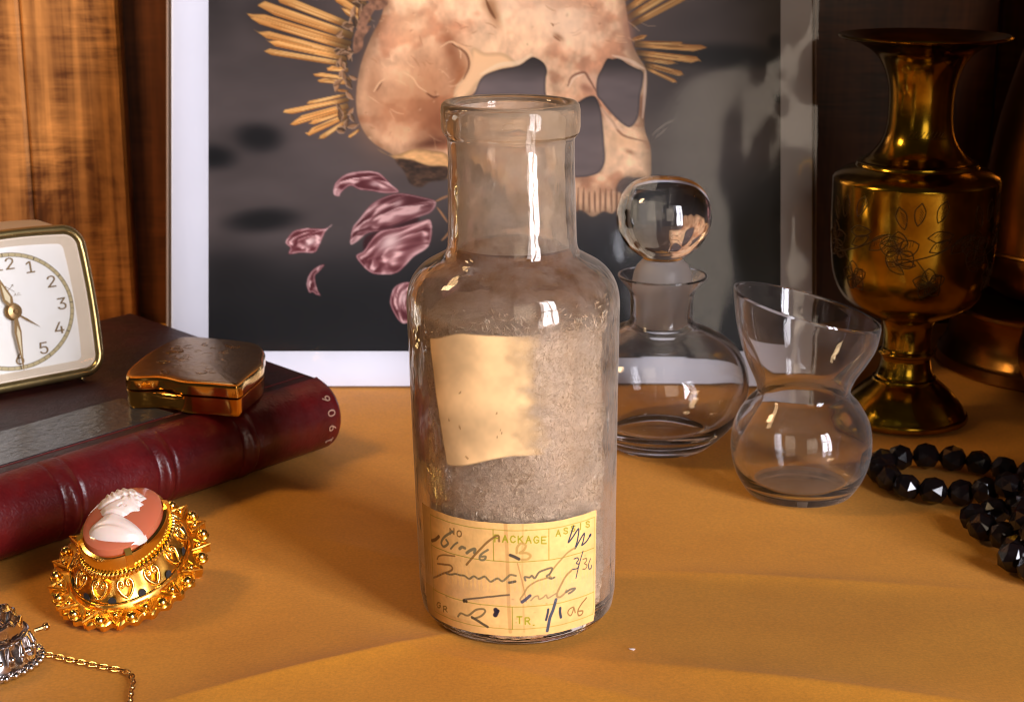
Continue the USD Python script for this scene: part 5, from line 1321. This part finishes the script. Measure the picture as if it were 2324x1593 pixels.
    for k in (0.985, 0.94, 0.86, 0.74, 0.58, 0.4, 0.2, 0.06):
        x, y = sx * k * np.cos(a), oy + sy * k * np.sin(a)
        rs.append(np.column_stack([x, y, dome(x, y)]))
    stone = part(b, 'shell_stone', sol(rs), 'cameo_shell', smooth=40, label='domed orange shell stone')
    sil = np.array([(-2.8, 19.0), (0.4, 18.6), (2.9, 17.2), (5.0, 15.0), (6.3, 13.2), (5.5, 11.6), (5.3, 10.9), (6.2, 9.3), (5.4, 8.7), (5.7, 7.9), (5.1, 7.3), (5.5, 6.4), (4.6, 5.4), (3.0, 4.9), (2.3, 3.8), (2.1, 2.4), (3.6, 1.0), (6.0, -1.2), (8.0, -3.6), (7.3, -5.6), (4.2, -7.8), (0.2, -8.7), (-4.4, -8.2), (-7.9, -6.2), (-9.3, -3.4), (-8.6, -0.4), (-7.0, 1.8), (-6.6, 3.8), (-7.6, 6.4), (-8.9, 9.4), (-8.5, 12.6), (-6.4, 16.4)]) / 1000
    sil = np.column_stack([sil[:, 0] * 1.12 + 0.0004, (sil[:, 1] - 0.0055) * 0.95 + 0.0026])
    P2 = curve(sil, 4, True)
    gx = np.arange(-0.0122, 0.0112, 0.00018); gy = np.arange(-0.0130, 0.0190, 0.00018)
    GX, GY = np.meshgrid(gx, gy, indexing='ij')
    dd, ins, _ = Print.segdist(GX.ravel(), GY.ravel(), P2, True)
    sd_ = np.where(ins, dd, -dd).reshape(GX.shape)
    hgt = 0.0011 * smoothstep(0, 0.0024, sd_) ** 0.7 + 0.0007 * smoothstep(0.0008, 0.005, sd_)

    def groove(pts, depth, w):
        d, _, _ = Print.segdist(GX.ravel(), GY.ravel(), curve(np.column_stack([np.array(pts)[:, 0] * 1.12 + 0.4, (np.array(pts)[:, 1] / 0.88 - 5.5) * 0.95 + 2.6]) / 1000, 6), False)
        return depth * np.exp(-(d.reshape(GX.shape) / w) ** 2)
    hair = smoothstep(0.0, 0.003, (GY - 0.0055) + 0.25 * (GX - 0.001)) * smoothstep(0.0062, 0.0030, GX + 0.42 * (GY - 0.0095)) * (sd_ > 0)
    hgt = hgt + hair * (0.00035 + 0.00030 * np.sin(GX * 2600 + GY * 1500 + 4 * noise(np.stack([GX * 300, GY * 300, 0 * GX], -1), 4)))
    hgt = hgt - groove([(-8.0, 6.2), (-5.5, 6.8), (-2.5, 8.8), (0.8, 10.8), (4.2, 11.6)], 0.0006, 0.0005) - groove([(-6.4, 2.6), (-2.6, 3.0), (0.8, 2.4), (2.4, 2.4)], 0.0007, 0.0006) - groove([(-7.4, -2.6), (-2.5, -1.8), (3.0, -3.4), (6.6, -3.6)], 0.0003, 0.0008)
    hgt = hgt - groove([(-1.2, 5.6), (-0.4, 6.8), (0.6, 6.2)], 0.0004, 0.0004) - groove([(3.4, 9.6), (4.6, 9.4)], 0.0004, 0.0004) - groove([(4.2, 7.2), (5.2, 7.2)], 0.0003, 0.0003)
    RX, RY = GX * CS - (GY - oy) * SN, oy + GX * SN + (GY - oy) * CS
    Zr = dome(RX, RY) - 0.0003 + hgt
    idx = -np.ones(GX.shape, int); keep = sd_ > -0.0001
    idx[keep] = np.arange(keep.sum())
    v = np.stack([GX[keep], GY[keep], Zr[keep]], 1)
    q = np.stack([idx[:-1, :-1], idx[1:, :-1], idx[1:, 1:], idx[:-1, 1:]], -1).reshape(-1, 4)
    q = q[(q >= 0).all(1)]
    part(stone, 'portrait_relief', (v, np.vstack([q[:, [0, 1, 2]], q[:, [0, 2, 3]]])), 'cameo_white', smooth=True, label='carved white profile of a woman facing right')
    # pin on the underside that props the brooch
    part(b, 'pin', tube(np.array([[-0.018, oy + 0.012, -0.0040], [0.018, oy + 0.012, -0.0040]]), 0.0007, 8), 'gold')
    part(b, 'pin_hinge', sphere((-0.018, oy + 0.012, -0.0034), 0.0016, 2, (1, 1, 1.3)), 'gold', smooth=True)
    part(b, 'pin_catch', tube(np.array([[0.012, oy + 0.016, -0.0020], [0.012, oy + 0.0185, -0.0120], [0.012, oy + 0.0195, -0.0205]]), 0.0010, 8), 'gold')


brooch()


# ------------------------------------------------------------------ silver brooch with its safety chain
def silver():
    b = thing('silver_brooch', 'embossed silver dome brooch with fine gold safety chain at the lower left edge', 'brooch', (-0.1700, 0.4870, 0.0002), rotz=28)
    ax, ay = 0.0235, 0.0165
    n, k = 240, 60
    T, S = np.meshgrid(np.arange(n) * 2 * PI / n, np.linspace(0, 1, k), indexing='ij')
    prof_r = np.interp(S, [0, 0.08, 0.30, 0.40, 0.44, 0.60, 0.80, 0.93, 1.0], [1.0, 1.0, 0.90, 0.865, 0.84, 0.80, 0.58, 0.28, 0.0])
    prof_z = np.interp(S, [0, 0.08, 0.30, 0.40, 0.44, 0.60, 0.80, 0.93, 1.0], [0.0, 0.0016, 0.0075, 0.0098, 0.0104, 0.0140, 0.0185, 0.0205, 0.0210])
    up = smoothstep(0.43, 0.50, S)
    swirl = np.sin(9 * T + 26 * S + 2.0 * np.sin(3 * T)) * up * smoothstep(1.0, 0.85, S)
    prof_z = prof_z + 0.0009 * swirl + 0.0005 * up * np.sin(60 * S + 3 * np.sin(5 * T))
    prof_r = prof_r * (1 + 0.014 * swirl) + 0.02 * np.sin(16 * T) * smoothstep(0.10, 0.2, S) * smoothstep(0.42, 0.32, S)
    v = np.stack([ax * prof_r * np.cos(T), ay * prof_r * np.sin(T), prof_z], -1).reshape(-1, 3)
    part(b, 'dome', (v, grid_faces(n, k, True)), 'silver', smooth=True)
    a = np.arange(160) * 2 * PI / 160
    for f, z, r in ((0.872, 0.0101, 0.0007), (1.0, 0.0012, 0.0006)):
        part(b, 'wire', tube(np.column_stack([ax * f * np.cos(a), ay * f * np.sin(a), np.full(160, z)]), r, 8, closed=True), 'silver')
    for j in range(44):
        t = j * 2 * PI / 44
        part(b, 'edge_bead', sphere((ax * 1.045 * math.cos(t), ay * 1.06 * math.sin(t), 0.00125), 0.00125, 1), 'silver', smooth=True)
    for j in range(30):
        t = (j + 0.5) * 2 * PI / 30
        part(b, 'boss', sphere((ax * 0.945 * math.cos(t), ay * 0.945 * math.sin(t), 0.0056), 0.0010, 1), 'silver', smooth=True)
    for j in range(22):
        t = (j + 0.5) * 2 * PI / 22
        q = [(ax * r * math.cos(t + d), ay * r * math.sin(t + d), z) for r, z, d in ((0.96, 0.0036, -0.05), (0.92, 0.0072, 0.0), (0.885, 0.0092, 0.06))]
        part(b, 'leaf', tube(np.array(q), np.array([0.0003, 0.0007, 0.0003]), 6), 'tarnished_silver', smooth=True)
    part(b, 'knob', join([tube(np.array([[ax * 0.98, 0.0015, 0.0075], [ax * 1.12, 0.0015, 0.0080]]), 0.0007, 8), sphere((ax * 1.14, 0.0015, 0.0081), 0.0013, 2)]), 'chain_gold', smooth=40)
    # chain, in the brooch's own axes
    ca, sa = math.cos(math.radians(28)), math.sin(math.radians(28))
    W = np.array([(-.1492, .4965), (-.1468, .4962), (-.1416, .4940), (-.1376, .4920), (-.1299, .4886), (-.1232, .4858), (-.1179, .4833), (-.1150, .4775), (-.1139, .4699), (-.1128, .4627), (-.1128, .4540)])
    W = curve(np.column_stack([W, np.full(len(W), 0.00105)]), 16)
    W = W - np.array([-0.1700, 0.4870, 0.0002])
    Lc = np.column_stack([W[:, 0] * ca + W[:, 1] * sa, -W[:, 0] * sa + W[:, 1] * ca, W[:, 2]])
    seg = np.concatenate([[0], np.cumsum(np.linalg.norm(np.diff(Lc, axis=0), axis=1))])
    at = np.arange(0.002, seg[-1], 0.0021)
    P = np.stack([np.interp(at, seg, Lc[:, i]) for i in range(3)], 1)
    T = np.gradient(P, axis=0); T /= np.linalg.norm(T, axis=1, keepdims=True)
    q = np.linspace(0, 2 * PI, 18, endpoint=False)
    for i, (p, t) in enumerate(zip(P, T)):
        sd = np.cross([0, 0, 1.0], t); u = np.array([0, 0, 1.0])
        w = (sd * math.cos(0.5) + u * math.sin(0.5)) if i % 2 else (sd * math.cos(-0.9) + u * math.sin(-0.9))
        ring = p + t * (0.00150 * np.cos(q))[:, None] + w * (0.00085 * np.sin(q))[:, None]
        part(b, 'chain_link', tube(ring, 0.00026, 6, closed=True, up=np.cross(t, w)), 'chain_gold')
    st = np.array([Lc[0] + (0.0016 * math.cos(x)) * np.array([1, 0, 0]) + (0.0013 * math.sin(x)) * np.array([0, 0.9, 0.45]) + np.array([0, 0, 0.0004]) for x in q])
    part(b, 'jump_ring', tube(st, 0.0004, 6, closed=True, up=(0, -0.4, 0.9)), 'chain_gold')


silver()
c = thing('crumb', 'tiny pale crumb lying on the cloth right of the bottle', 'crumb', (0.0385, 0.5010, 0.0006))
part(c, 'flake', trimesh.convex.convex_hull(rng.normal(0, 1, (12, 3)) * np.array([0.0006, 0.0003, 0.0002])), 'cameo_white', smooth=False)
